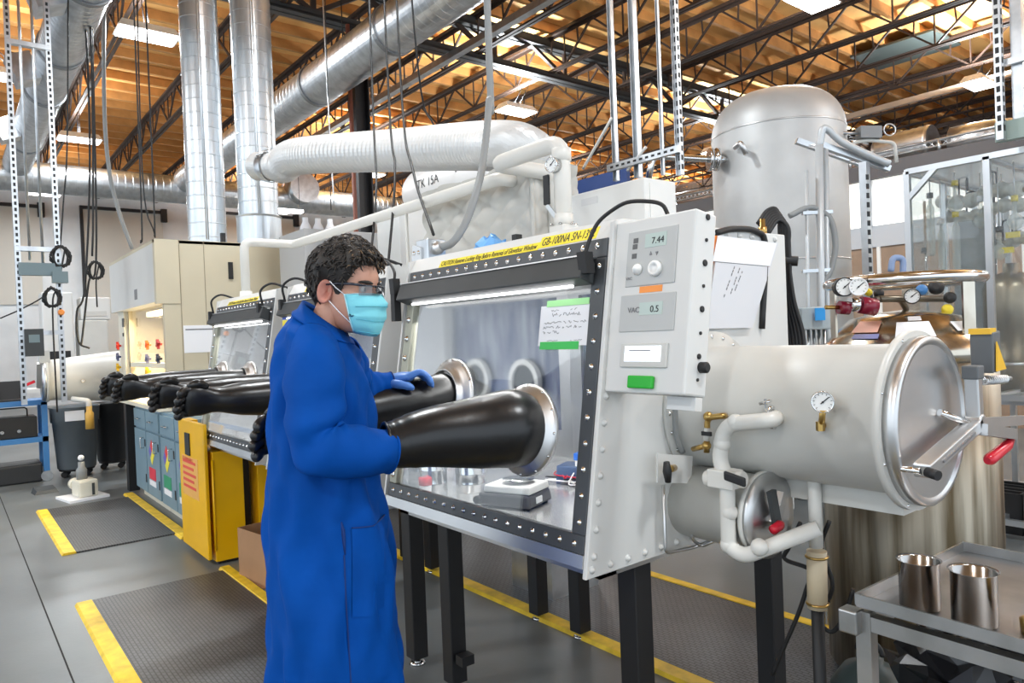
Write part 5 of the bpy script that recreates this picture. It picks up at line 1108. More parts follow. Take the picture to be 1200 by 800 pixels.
# hanging service frame
t = thing('service_frame', 'hanging perforated strut frame with grey cable tray and boxes', 'frame', (-7.2, .65, 1.2)); FX = -7.6
pa = at(25, 395, x=FX); pb = at(72, 395, x=FX); ya, yb = pa.y, pb.y
for k, y in enumerate((ya, yb)):
    MB().box(FX-.02, FX+.02, y-.022, y+.022, 1.05, ZB).build('strut', GALV, t); b = MB(); z = 1.1
    while z < 5.8: b.box(FX+.02, FX+.0215, y-.009, y+.009, z, z+.03); z += .055
    b.build('strut_slots', BLACK, t, kind='stuff')
for f, vz in ((.3, 305), (.62, 310)): 
    y = ya+(yb-ya)*f; MB().cyl((FX, y, at(40, vz, x=FX).z), (FX, y, ZB), .012, n=8).build('rod', GALV, t)
for v in (55, 292, 390): z = at(45, v, x=FX).z; MB().box(FX-.03, FX+.03, ya-.02, yb+.02, z-.02, z+.02).build('cross_bar', GALV, t)
z = at(45, 316, x=FX).z; MB().box(FX-.0, FX+.07, ya, yb+.02, z-.055, z+.055).build('cable_tray', M('slate_paint', (.16, .22, .24), .45), t)
p = at(70, 325, x=FX+.05); MB().box(FX+.02, FX+.1, p.y-.06, p.y+.06, p.z-.05, p.z+.05).build('socket_box', M('slate_paint'), t)
p = at(40, 400, x=FX+.05); MB().box(FX+.0, FX+.08, p.y-.07, p.y+.07, p.z-.13, p.z+.11).build('gas_controller', DGREY, t); MB().box(FX+.08, FX+.083, p.y-.04, p.y+.04, p.z-.01, p.z+.06).build('controller_display', M('slate_paint'), t)
p = at(71, 366, x=FX); MB().lathe((FX+.04, p.y, p.z), (1, 0, 0), [(0, .028), (.03, .02)], 12).build('orange_knob', ORANGE, t)
def coil(nm, u, v, x, R, drop, lab, col_=BLACK):
    c = at(u, v, x=x); P = []
    for k in range(60): a = k*.55; P.append(c+Vector((.01*math.sin(k*.7), math.cos(a)*R*(.8+.2*math.sin(k)), math.sin(a)*R*1.25*(.85+.15*math.cos(k*1.7)))))
    P += spl([P[-1], c-Z3*(R*1.4), c-Z3*(R*1.5+drop)], 4); tag(MB().tube(P, .008, 6).build(nm, col_), lab, 'cable')
coil('coiled_cable', 61, 349, FX+.12, .075, .9, 'black cable coil below the grey cable tray'); coil('coiled_cable', 71, 301, FX+.06, .085, .02, 'black cable loop above the grey socket box'); coil('coiled_cable', 112, 317, -8.3, .08, .25, 'black cable coil hanging left of the fume hood')
HC = [([(105, -20), (108, 100), (109, 250), (108, 300)], 'black cable ending in the coil beside the fume hood', BLACK, .01, -8.3), ([(86, -20), (79, 150), (74, 240), (70, 296)], 'thin black cable ending at the loop above the socket box', BLACK, .007, -7.7), ([(97, -20), (105, 150), (100, 330), (90, 365), (92, 400), (105, 408)], 'black cable looping down before the white equipment', BLACK, .01, -8.4), ([(118, 200), (113, 280), (104, 330), (97, 390), (95, 405)], 'black cable slanting to the white instrument left of the hood', BLACK, .01, -8.4), ([(123, -20), (122, 120), (128, 200), (140, 250), (155, 292)], 'pale grey hose dropping behind the fume hood top', GREYH, .022, -9.3), ([(166, 190), (165, 285)], 'thin black cable dropping to the lifting eye of the hood', BLACK, .007, -7.2), ([(162, -20), (167, 205), (182, 277)], 'thin black cable slanting to the hood corner', BLACK, .007, -8.0), ([(180, 205), (181, 277)], 'short black cable right above the hood front', BLACK, .008, -8.0), ([(0, 373), (25, 362), (50, 348), (60, 335)], 'thin black cable reaching from the aisle to the hanging frame', BLACK, .006, FX)]
for pts, lab, m, r, x in HC:
    P = [at(u, v, x=x) for u, v in pts]; 
    if len(P) == 2: P.insert(1, (P[0]+P[1])/2)
    if pts[0][1] < 210 and pts[0][1] != 373: P[0].z = ZB
    cable('hanging_cable' if m is BLACK else 'hanging_hose', P, r, lab, m, cat='cable' if m is BLACK else 'hose')
# pale instruments on a rear bench
zt_ = .95
t = thing('rear_bench', 'white rear bench behind the end airlock', 'bench', (-13.5, 1.6, 0)); MB().box(-13.8, -13.1, -1.2, 2.6, zt_-.05, zt_).build('top', WHITE, t)
for x in (-13.7, -13.2):
    for y in (-1.1, 2.5): MB().box(x-.03, x+.03, y-.03, y+.03, 0, zt_-.05).build('leg', GALV, t)
for (u0, u1, v0, v1, nm, lab, m) in ((48, 88, 342, 412, 'white_cabinet', 'tall white cabinet with black lower slots behind the hanging frame', WHITE), (94, 130, 348, 374, 'white_monitor', 'white cabinet top beside the hood cables', WHITE), (92, 128, 375, 412, 'beige_instrument', 'beige instrument below the white cabinet, by the hood', OFFW)):
    a = at(u0, v0, x=-13.2); b_ = at(u1, v1, x=-13.2); z0 = zt_ if nm != 'white_monitor' else at(90, 375, x=-13.2).z
    t2 = thing(nm, lab, 'instrument', (-13.4, (a.y+b_.y)/2, z0)); MB().box(-13.65, -13.2, a.y, b_.y, z0, a.z).build('case', m, t2, bevel=.02)
    MB().box(-13.2, -13.19, a.y+.06, b_.y-.06, z0+.06, z0+(a.z-z0)*.38).build('dark_panel', BLACK if nm != 'white_monitor' else OFFW, t2)
# grey cabinet behind the middle gloveboxes
a = at(319, 265, x=-6.0); b_ = at(440, 264, x=-6.0)
t = thing('grey_cabinet', 'tall grey cabinet standing behind the middle gloveboxes', 'cabinet', (-6.3, 3.2, 0)); MB().box(-6.6, -6.0, 2.75, b_.y+.1, 0, a.z).build('body', M('cab_grey', (.46, .46, .46), .45), t, bevel=.006)
MB().box(-6.6, -6.0, 2.5, 2.75, 1.1, a.z).build('side_wing', M('cab_grey'), t); MB().box(-6.55, -6.05, 2.52, 2.75, 0, 1.1).build('wing_leg', M('cab_grey'), t)
for k in range(3): MB().lathe((-6.25, 2.62+.12*k, a.z), (0, 0, 1), [(0, .05), (.05, .05), (.1, .025), (.14, .025)], 14).build('white_cap', PAPER, t)
a = at(450, 240, x=-5.3); t = thing('white_cabinet', 'tall white cabinet seen behind the black cables', 'cabinet', (-5.5, 3.6, 0)); MB().box(-5.7, -5.3, 3.05, 3.85, 0, a.z).build('body', WHITE, t, bevel=.006); MB().box(-5.3, -5.29, 3.12, 3.6, 1.9, a.z-.08).build('door', WHITE, t)
MB().tube(rpath([(-5.29, 3.2, 1.9), (-5.26, 3.2, a.z-.3), (-5.26, 3.5, a.z-.3)], .04), .006, 6).build('wire_loop', BLACK, t)
# ============================================================ RIGHT SIDE
# tall steel tank
c = at(912, 200, d=6.5); tr = .578; ztop = at(912, 128, d=6.5).z
t = thing('steel_tank', 'tall grey steel tank with domed top behind the nearest glovebox', 'tank', (c.x, c.y, 0)); zd = at(912, 97, d=6.2).z
dome = [(ztop-.25+(zd-ztop+.25)*math.sin(a), tr*math.cos(a)**.6 if a < 1.56 else .001) for a in [k*math.pi/20 for k in range(11)]]
MB().lathe((c.x, c.y, 0), (0, 0, 1), [(.15, tr*.9), (.25, tr), (1.5, tr), (2.2, tr)]+dome, 64).build('shell', TANKM, t)
for z in (at(912, 142, d=6.0).z, at(912, 305, d=6.0).z): MB().lathe((c.x, c.y, z), (0, 0, 1), [(0, tr), (.003, tr+.004), (.012, tr+.004), (.015, tr)], 64, caps=False).build('weld_seam', SATIN, t)
for a in (.7, 2.3, 3.9, 5.5): MB().cyl((c.x+math.cos(a)*tr*.8, c.y+math.sin(a)*tr*.8, 0), (c.x+math.cos(a)*tr*.8, c.y+math.sin(a)*tr*.8, .3), .05, n=12).build('leg', GALV, t)
va = -T_*0+(Vector((0, 0, 0))-Vector((c.x, c.y, 0))).normalized(); pz = at(868, 167, d=6.0)
MB().tube(rpath([pz+F_*.15, pz, pz+Vector((.03, .03, -.10))], .03), .022, 10).build('nozzle', SATIN, t)
e = at(838, 187, d=6.3); MB().tube(rpath([e+R_*.12, e-R_*.0, e-R_*.55+Z3*.03, e-R_*.6-Z3*.2], .06), .03, 12).build('side_pipe', CHROME, t); MB().lathe(e-R_*.06, R_, [(0, .10), (.03, .10), (.03, .08), (.06, .08), (.06, .10), (.09, .10)], 20).build('pipe_flange', CHROME, t)
q = at(985, 156, d=6.1); vl = MB(); vl.tube([q-R_*.1, q+R_*.2], .014, 8); vl.build('relief_line', GALV, t); MB().obox(q+R_*.24, R_*.09, F_*.05, U_*.05).build('relief_valve', M('valve_body_grey', (.25, .25, .25), .4, .6), t)
MB().tube(rpath([q+R_*.1-U_*.25, q+R_*.1-U_*.08, q+R_*.24-U_*.06, q+R_*.46-U_*.08, q+R_*.48-U_*.25], .04), .016, 8).build('relief_tube', PVC, t); MB().torus(q+R_*.42+U_*.03, F_, .05, .006, 20, 6).build('pull_ring', GALV, t)
# strut gantry with conduits left of the dewar
t = thing('conduit_rack', 'steel rack of vertical conduits beside the steel tank', 'rack', (-2.4, 4.0, 0))
def gp(u, v, d=4.3): return at(u, v, d=d)
for u, r, vt in ((945, .011, 200), (960, .024, 170), (968, .014, 175)):
    a = gp(u, vt); b_ = gp(u+2, 360); MB().tube([Vector((b_.x, b_.y, 0)), b_, a], r, 10).build('conduit', M('painted_conduit', (.55, .58, .60), .4, .3), t)
for v in (250, 318): a = gp(940, v); b_ = gp(975, v-2); MB().bar(a, b_, .03, .02).build('clip_strut', GALV, t)
MB().tube(spl([gp(960, 172), gp(966, 150), gp(985, 165), gp(1010, 178), gp(1042, 192)], 6), .022, 10).build('bent_conduit', M('painted_conduit'), t)
a, b_ = gp(957, 168, 4.35), gp(1042, 198, 4.35)
for dv in (0, 1): MB().bar(a+Z3*.10*dv+F_*.3*dv, b_+Z3*.10*dv+F_*.3*dv, .04, .035).build('tray_rail', GALV, t)
for f in (.2, .5, .8): p = a+(b_-a)*f; MB().bar(p, p+F_*.3+Z3*.1, .03, .02).build('tray_rung', GALV, t)
MB().tube(spl([gp(925, 253), gp(950, 243), gp(972, 255), gp(979, 285), gp(974, 315), gp(962, 335)], 6), .018, 10).build('flex_conduit', GREYH, t)
p = gp(1013, 205); MB().bar(Vector((p.x, p.y, 0)), Vector((p.x, p.y, gp(1013, 190).z)), .045, .045).build('slotted_post', GALV, t)
b = MB(); z = .1
while z < 2.4: b.obox((p.x, p.y, z)-F_*.024+Vector((0, 0, 0)) if False else Vector((p.x, p.y, z))-F_*.033, R_*.009, F_*.001, Z3*.016); z += .055
b.build('post_slots', BLACK, t, kind='stuff')
q = at(953, 373, d=3.5)
t2 = thing('junction_box', 'pale blue-grey electrical box with bright blue tag before the steel tank', 'electrical box', q); MB().obox(q, RH*.075, T_*.04, Z3*.055).build('case', M('pale_bluegrey', (.46, .54, .58), .4), t2, bevel=.006); MB().obox(at(961, 368, d=3.44), RH*.024, T_*.003, Z3*.03).build('blue_tag', M('tag_blue', (.03, .35, .85), .5), t2)
for k in range(5): pk = q+RH*(-.05+.025*k)-Z3*.055; MB().cyl((pk.x, pk.y, 0), pk, .008, n=8).build('conduit_leg', GALV, t2)
# black cable bundle beside the glovebox
t = thing('cable_bundle', 'thick bundle of black cables hanging behind the document pouch', 'cable', (-1.5, 2.62, 0))
for k in range(7):
    o = 4*k; P = [at(888+k*2, 262+2*k, y=2.55), at(900+2*k, 246+2*k, y=2.6), at(912+2*k, 250+3*k, y=2.62), at(914+1.6*k+3*(k%2), 300, y=2.62), at(912+3*k, 350, y=2.62), at(918+4*k, 400, y=2.62), at(925+5*k, 470, y=2.62)]
    P[-1] = Vector((P[-2].x*.6+(XR+.03)*.4, 2.55, 1.2)); P.append(Vector((XR+.012, 2.42, 1.1))); MB().tube(spl(P, 6), .0085, 7).build('cable', BLACK, t)
MB().tube([at(905, 305, y=2.6), at(935, 306, y=2.64)], .02, 10).build('strain_clamp', BLACK, t)
p = at(893, 250, y=2.40); MB().lathe((p.x, p.y, ZTOP), (0, 0, 1), [(0, .016), (.03, .016), (.03, .010), (.06, .010)], 12).build('brass_gland', BRASS, t)
MB().tube(spl([at(838, 273, x=XR+.008), at(860, 268, x=XR+.008), at(886, 271, x=XR+.008), at(897, 290, x=XR+.008), at(893, 385, x=XR+.008)], 6), .011, 8).build('sleeved_cable', BLACK, g1)
# document pouch on the end panel
xx = XR+.012
t = thing('document_pouch', 'white document pouch hung on the glovebox end panel', 'document', at(870, 330, x=xx))
MB().prism([at(841, 276, x=xx), at(910, 285, x=xx), at(880, 384, x=xx), at(826, 385, x=xx)], (.006, 0, 0)).build('front_sheet', M('pouch_grey', (.66, .67, .70), .35), t)
MB().prism([at(841, 276, x=xx+.0062), at(910, 285, x=xx+.0062), at(902, 312, x=xx+.0062), at(835, 306, x=xx+.0062)], (.001, 0, 0)).build('top_sheet', PAPER, t)
MB().prism([at(835, 276, x=xx-.004), at(843, 276, x=xx-.004), at(832, 320, x=xx-.004), at(828, 330, x=xx-.004)], (.004, 0, 0)).build('orange_tab', ORANGE, t)
MB().tube([at(835, 306, x=xx+.007), at(902, 312, x=xx+.007)], .001, 4).build('fold_line', INKG, t)
for k, (u0, v0, u1, v1) in enumerate(((861, 312, 848, 349), (867, 314, 856, 345), (870, 318, 861, 341))):
    a, b_ = at(u0, v0, x=xx+.007), at(u1, v1, x=xx+.007); b = MB()
    for j in range(9): 
        if (j+k) % 4 != 3: s = a+(b_-a)*(j/9); b.bar(s, s+(b_-a)*.08, .004, .0008, up=(1, 0, 0))
    b.build('print_line', INKG, t)
# liquid nitrogen dewar
c = at(1063, 500, d=3.0); c.z = 0; r = .33
DEW = M('dewar_steel', (.34, .30, .235), .40, 1, var=.45, vscale=4, c2=(.09, .068, .04), stretch=(4, 4, .25))
DEWT = M('dewar_top_steel', (.62, .58, .50), .2, 1, var=.2, vscale=3, c2=(.42, .36, .28))
t = thing('cryogenic_dewar', 'stained stainless dewar with ring guard and gauges behind the big airlock', 'dewar', c)
zs_ = at(1063, 402, d=2.75).z; zn = at(1063, 366, d=3.0).z; zr = at(1063, 328, d=2.9).z
MB().lathe(c, (0, 0, 1), [(.03, r*.92), (.06, r), (zs_-.08, r)], 56).build('body', DEW, t)
MB().lathe(c, (0, 0, 1), [(zs_-.08, r), (zs_-.03, r*.985), (zs_+.01, r*.9), (zn-.02, r*.62), (zn, r*.35), (zn+.012, .001)], 56).build('shoulder', DEWT, t)
MB().lathe(c, (0, 0, 1), [(0, r*.8), (.03, r*.92)], 40).build('foot_ring', BLKST, t)
MB().torus(c+Z3*zr, Z3, r*.86, .024, 56, 12).build('ring_guard', CHROME, t)
for a in (-.25, 1.85, 3.9): MB().obox(c+Vector((math.cos(a)*r*.84, math.sin(a)*r*.84, (zs_+zr)/2-.02)), Vector((-math.sin(a), math.cos(a), 0))*.035, Vector((math.cos(a), math.sin(a), 0))*.004, Z3*(zr-zs_+.03)/2).build('guard_leg', DEWT, t)
for (u, v, nm) in ((1006, 341, 'outer'), (988, 338, 'outer')): pass
fw = (Vector((0, 0, 0))-Vector((c.x, c.y, 0))).normalized()
gauge(t, at(1069, 347, d=2.85), fw+Vector((0, 0, .1)), .030, rim=BLACK); gauge(t, at(990, 336, d=2.75), fw+RH*.35, .037, rim=BLACK, depth=.045); gauge(t, at(1006, 336, d=2.72), fw+RH*.25, .034, rim=PAPER, depth=.025)
def dp(u, v, d=2.8): return at(u, v, d=d)
for (a, b_, r_) in (((983, 360), (995, 361), .026), ((1008, 357), (1026, 360), .034)):
    A, B = dp(*a), dp(*b_); k = MB().cyl(A, B, r_, n=20).build('regulator_knob', MAROON, t); MB().lathe(B, B-A, [(0, r_*.8), (.003, r_*.8), (.004, .001)], 18).build('knob_face', PAPER, k)
MB().cyl(dp(995, 356), dp(1010, 358), .028, n=16).build('regulator_body', CHROME, t); MB().tube([dp(967, 360), dp(984, 360)], .008, 8).build('outlet_fitting', BRASS, t)
pm = MB(); pm.tube(rpath([dp(1025, 351, 2.9), dp(1055, 350, 2.95), dp(1062, 362, 3.0), dp(1063, 375, 3.0)], .03), .013, 10); pm.tube([dp(1030, 350, 2.9), dp(1108, 350, 3.0)], .014, 10); pm.build('manifold', M('dull_bronze', (.20, .17, .13), .35, .8), t)
for (u, v, m, r_, nm) in ((1097, 338, BLACK, .03, 'valve_wheel'), (1113, 350, BLACK, .024, 'valve_wheel'), (1080, 341, BLUEST, .022, 'valve_handle'), (1110, 364, M('valve_yellow', (.75, .58, .03), .4), .022, 'valve_handle'), (1018, 344, M('valve_yellow'), .015, 'valve_handle'), (1030, 345, BLACK, .02, 'valve_wheel')):
    p = dp(u, v, 2.95); MB().lathe(p, (fw+Z3*.3), [(0, r_*.4), (.01, r_), (.022, r_), (.03, r_*.4)], 14).build(nm, m, t)
MB().tube(spl([dp(1044, 318, 3.3), dp(1046, 304, 3.3), dp(1052, 302, 3.3), dp(1058, 305, 3.3), dp(1058, 322, 3.3)], 4), .014, 10).build('blue_hose_loop', M('hose_bluegrey', (.22, .30, .48), .5), t)
fc_ = math.atan2(fw.y, fw.x)
def on_sh(f0, f1, s0, s1, mat):
    r0, z0, r1, z1 = r*.9, zs_+.01, r*.62, zn-.02; rows = []
    for j in range(3):
        q = s0+(s1-s0)*j/2; rr, zz_ = r0+(r1-r0)*q+.003, z0+(z1-z0)*q+.004; rows.append([c+Vector((math.cos(fc_+math.radians(f))*rr, math.sin(fc_+math.radians(f))*rr, zz_)) for f in [f0+(f1-f0)*i/6 for i in range(7)]])
    MB().loft(rows, caps=False, closed=False).build('shoulder_label', mat, t)
on_sh(-6, 22, .1, .75, PAPER); on_sh(-45, -20, .35, .85, M('red_label', (.75, .38, .28), .5)); on_sh(-40, -18, .08, .28, M('blue_label', (.2, .2, .4), .5)); on_sh(42, 62, .3, .7, PAPER); on_sh(4, 16, .8, .98, PAPER)
MB().obox(dp(1130, 420, 2.72), RH*.05, T_*.003, Z3*.035).build('side_label', PAPER, t)
# floor drop hose and filter under the airlock
p0 = at(955, 612, y=1.95); p1 = at(957, 645, y=1.95)
t = thing('drain_filter', 'cream cylindrical drain filter with clamps hanging below the big airlock', 'filter', Vector((p1.x, p1.y, 0))); p2 = at(958, 712, y=1.95)
MB().cyl(p1+Z3*.01, p1+Z3*.22, .019, n=14).build('clear_neck', PVC, t); MB().cyl(p2, p1, .028, n=20).build('filter_body', M('filter_cream', (.62, .52, .36), .5), t); MB().cyl((p2.x, p2.y, 0), p2, .018, n=14).build('rubber_hose', BLACK, t)
for f in (.1, .92): q = p1+(p2-p1)*f; MB().torus(q, Z3, .029, .004, 20, 6).build('hose_clamp', BRASS, t)
for k, (pts, lab) in enumerate((([(938, 612), (925, 640), (920, 655), (950, 668), (945, 690), (935, 720), (920, 755), (905, 790)], 'black cable curling past the drain filter to the floor'), ([(972, 610), (963, 640), (975, 680), (972, 700), (960, 725), (975, 740), (990, 720), (1000, 690)], 'thin black cable draped between filter and dewar'))):
    cable('floor_cable', [at(u, v, y=1.98+.06*(k)) for u, v in pts], .0065, lab)
# shelf / dark canister under cart level
p = at(1020, 790, d=2.3)
t = thing('dark_canister', 'dark green-grey canister on the floor beside the dewar', 'canister', (p.x, p.y, 0)); MB().lathe((p.x, p.y, 0), (0, 0, 1), [(0, .11), (.02, .12), (.32, .12), (.38, .08), (.40, .04), (.42, .04), (.42, .001)], 28).build('body', M('canister_green', (.03, .045, .045), .45), t); MB().torus((p.x, p.y, .43), (0, 1, 0), .04, .008, 16, 6, 0, math.pi).build('handle', BLACK, t)
# ------------------------------------------------------------ tray cart
ZT_ = .86
A = at(1003, 700, z=ZT_); B = at(1137, 640, z=ZT_)
t = thing('steel_cart', 'stainless steel tray cart holding two steel beakers', 'cart', (A.x+.4, A.y+.2, 0))
ux = Vector((.985, -.03, 0)).normalized(); uy = Vector((.03, .985, 0)).normalized(); LX, LY = .95, (B-A).length
def cpt(a, b, z): return Vector((A.x, A.y, 0))+ux*a+uy*b+Z3*z
CARTM = M('cart_steel', (.50, .50, .50), .34, 1, var=.25, vscale=7, c2=(.36, .36, .35)); CARTS = M('cart_sheet', (.42, .42, .43), .38, 1, var=.3, vscale=5, c2=(.28, .28, .28))
MB().hexa([cpt(0, 0, ZT_-.02), cpt(LX, 0, ZT_-.02), cpt(LX, LY, ZT_-.02), cpt(0, LY, ZT_-.02)], [cpt(0, 0, ZT_-.017), cpt(LX, 0, ZT_-.017), cpt(LX, LY, ZT_-.017), cpt(0, LY, ZT_-.017)]).build('tray_sheet', CARTS, t)
for (a0, b0, a1, b1) in ((0, 0, LX, 0), (0, 0, 0, LY), (0, LY, LX, LY), (LX, 0, LX, LY)):
    MB().bar(cpt(a0, b0, ZT_-.003), cpt(a1, b1, ZT_-.006), .006, .026, up=Z3).build('tray_lip', CARTM, t)
MB().bar(cpt(0, .02, ZT_-.055), cpt(LX, .02, ZT_-.055), .03, .034, up=Z3).build('front_rail', CARTM, t); MB().bar(cpt(0, LY-.02, ZT_-.055), cpt(LX, LY-.02, ZT_-.055), .03, .034, up=Z3).build('rear_rail', CARTM, t)
for a in (.012, LX-.02):
    MB().bar(cpt(a, .02, ZT_-.055), cpt(a, LY-.02, ZT_-.055), .03, .034, up=Z3).build('side_rail', CARTM, t)
    for b_ in (.02, LY-.02):
        MB().bar(cpt(a, b_, .13), cpt(a, b_, ZT_-.03), .034, .034).build('leg', CARTM, t)
        q = cpt(a, b_, .05); MB().cyl(q-uy*.014, q+uy*.014, .05, n=18).build('caster', BLACK, t); MB().bar(cpt(a, b_, .05), cpt(a, b_, .14), .03, .02).build('caster_fork', GALV, t)
MB().obox(cpt(-.012, .0, ZT_-.055), ux*.022, uy*.022, Z3*.027).build('corner_clamp', CARTM, t, bevel=.004)
MB().hexa([cpt(0, 0, .40), cpt(LX, 0, .40), cpt(LX, LY, .40), cpt(0, LY, .40)], [cpt(0, 0, .405), cpt(LX, 0, .405), cpt(LX, LY, .405), cpt(0, LY, .405)]).build('lower_shelf', CARTS, t)
def beaker(u, v, u0, u1, vt, lab):
    p = at(u, v, z=ZT_-.017); dd = (p-Vector((0, 0, CAMH))).dot(F_); r = (u1-u0)/2/FPX*dd*.94; h = (v-vt)/FPX*dd*.97; p = p+F_*r*.6; p.z = ZT_-.017
    o = MB().lathe(p, (0, 0, 1), [(0, r*.9), (.004, r), (h-.004, r), (h-.001, r*1.1), (h, r*1.1), (h-.004, r*.97), (.006, r*.95), (.006, .001)], 40).build('steel_beaker', M('beaker_steel', (.44, .43, .42), .17, 1, var=.5, vscale=3, c2=(.20, .18, .16)))
    tag(o, lab, 'beaker', 'steel beakers on the tray cart'); return p, r, h
beaker(1086, 716, 1063, 1110, 657, 'dark steel beaker with rolled rim, nearer the dewar end of the cart')
beaker(1152, 736, 1126, 1178, 670, 'streaky steel beaker with brown-stained base on the tray cart')
p = at(1198, 742, z=ZT_-.017); tag(MB().lathe(p+ux*.03+F_*.02, (0, 0, 1), [(0, .02), (.03, .022), (.035, .015), (.035, .001)], 16).build('metal_cap', BRASS), 'small brass cap on the tray edge beside the beaker', 'cap')
b = MB(); rnd = random.Random(9); c0 = at(1150, 800, z=.5); c0.z = .405; rows = []
for i in range(12):
    tt = i/11*math.pi; rows.append([c0+ux*math.sin(tt)*math.cos(a)*.22*(1+.18*rnd.uniform(-1, 1))+uy*math.sin(tt)*math.sin(a)*.14*(1+.18*rnd.uniform(-1, 1))+Z3*max(0, .11-.11*math.cos(tt)+.035*rnd.uniform(-1, 1)) for a in [2*math.pi*k/22 for k in range(22)]])
b.loft(rows, sm=False); tag(b.build('plastic_bag', M('black_bag', (.012, .012, .014), .22)), 'crumpled black plastic bag on the lower cart shelf', 'bag')
# ------------------------------------------------------------ acrylic enclosure
YE = 5.5
def ep_(u, v): return at(u, v, y=YE)
P1, P2 = ep_(1066, 300), ep_(1160, 300); zt1 = ep_(1066, 201).z; EX0, EX1, EX2 = P1.x, P2.x, P2.x+(P2.x-P1.x)*1.15; EYB = YE+1.3
t = thing('acrylic_enclosure', 'aluminium framed clear enclosure around glass apparatus', 'enclosure', (EX1, YE+.6, 0)); ALU = M('aluminium_profile', (.66, .68, .70), .32, .9)
def prof(a, b_, w=.04):
    o = MB().bar(a, b_, w, w).build('profile', ALU, t); a, b_ = Vector(a), Vector(b_); d = (b_-a).normalized()
    return o
for x in (EX0, EX1, EX2):
    for y in (YE, EYB): prof((x, y, 0), (x, y, zt1))
prof((EX0+.45*(EX1-EX0), EYB, 0), (EX0+.45*(EX1-EX0), EYB, zt1)); prof((EX0, YE+.65, 0), (EX0, YE+.65, zt1), .035)
for z in (zt1, .95, .12):
    prof((EX0, YE, z), (EX2, YE, z)); prof((EX0, EYB, z), (EX2, EYB, z))
    for x in (EX0, EX1, EX2): prof((x, YE, z), (x, EYB, z))
prof((EX0+.2, YE, zt1), (EX0, YE, zt1-.2), .035); prof((EX1, YE+.65, zt1), (EX2, YE+.65, zt1))
for x0, x1 in ((EX0, EX1), (EX1, EX2)): MB().box(x0+.02, x1-.02, YE-.003, YE+.003, .97, zt1-.02).build('front_sheet', ACRYL, t)
MB().box(EX0-.003, EX0+.003, YE+.02, EYB-.02, .97, zt1-.02).build('side_sheet', ACRYL, t); MB().box(EX0+.02, EX2-.02, YE+.02, EYB-.02, zt1-.004, zt1+.004).build('roof_sheet', clear('milky_sheet', (.9, .92, .93), .3, film=.45), t)
MB().box(EX0+.02, EX2-.02, YE+.02, EYB-.02, .90, .95).build('deck', GALV, t)
# apparatus inside
GLW = clear('glassware', (.90, .92, .90), .45, film=.3, filmcol=(.75, .76, .72)); FOAM = M('foil_wrap', (.62, .61, .54), .45, var=.3, vscale=14, bump=.5, bscale=25)
zz0 = .95
def iq(u, v, dy): return at(u, v, y=YE+dy)
t = thing('shield_plate', 'dull grey steel shield sheet standing inside the clear enclosure', 'plate', (iq(1132, 350, .55).x, YE+.55, zz0))
a, b_ = iq(1112, 262, .55), iq(1157, 262, .55); MB().prism([(a.x, YE+.55, zz0), (b_.x+.05, YE+.55, zz0), (b_.x+.05, YE+.55, a.z), (a.x+.04, YE+.55, a.z)], (0, .01, 0)).build('sheet', M('shield_grey', (.30, .31, .31), .35, .8, var=.3), t); MB().box(a.x, b_.x, YE+.56, YE+.6, zz0, zz0+.05).build('foot', GALV, t)
c = iq(1186, 360, .6); t = thing('reactor_vessel', 'brown-stained steel reactor vessel inside the enclosure', 'reactor', (c.x, YE+.6, zz0)); zc3 = iq(1186, 318, .6).z
MB().lathe((c.x, YE+.6, zz0), (0, 0, 1), [(0, .17), (zc3-zz0-.12, .18), (zc3-zz0-.03, .14), (zc3-zz0, .05), (zc3-zz0+.06, .05)], 28).build('jacket', M('vessel_steel', (.36, .30, .22), .35, .9, var=.4), t); MB().torus((c.x, YE+.6, zz0+.2), Z3, .182, .012, 28, 8).build('band', GALV, t)
for k, (u0, v0, u1, v1, r_) in enumerate(((1102, 236, 1200, 222, .05), (1112, 253, 1205, 240, .045), (1165, 285, 1210, 280, .04))):
    A_, B_ = iq(u0, v0, .75), iq(u1, v1, .4); t = thing('wrapped_tube', ['foil-wrapped tube, topmost of three inside the enclosure', 'foil-wrapped tube, middle of three inside the enclosure', 'foil-wrapped tube, lowest of three inside the enclosure'][k], 'tube', A_)
    MB().tube(spl([A_, A_*.66+B_*.34-Z3*.03, A_*.33+B_*.67+Z3*.02, B_], 7), [r_*(1+.22*math.sin(i*1.7+k)) for i in range(22)], 12).build('wrapping', FOAM, t); MB().cyl(B_, B_+Vector((.07, -.02, 0)), .02, n=10).build('end_fitting', BRASS, t)
    for f in (.25, .6): p = A_+(B_-A_)*f; MB().tube(rpath([p-Z3*.02, p+Z3*.16, p+Vector((.06, 0, .16)), p+Vector((.06, 0, .05))], .03), .007, 8).build('hook', BLKST, t); MB().cyl((p.x, p.y, p.z), (p.x, p.y, zt1-.02), .005, n=6).build('hanger', GALV, t)
GL = [('round glass flask with yellow stopper above the wrapped tubes', 1120, 250, 0, 0), ('slim glass condenser with dark cap beside the corner post', 1092, 300, 1, 1), ('round glass flask with white stopper under the wrapped tubes', 1150, 268, 0, 2), ('slim glass condenser with yellow cap before the shield sheet', 1122, 325, 1, 0), ('round glass flask with dark stopper by the reactor vessel', 1172, 305, 0, 1), ('slim glass condenser with white cap at the rear of the enclosure', 1105, 330, 1, 2), ('small round flask with yellow stopper beside the reactor vessel', 1190, 270, 0, 0)]
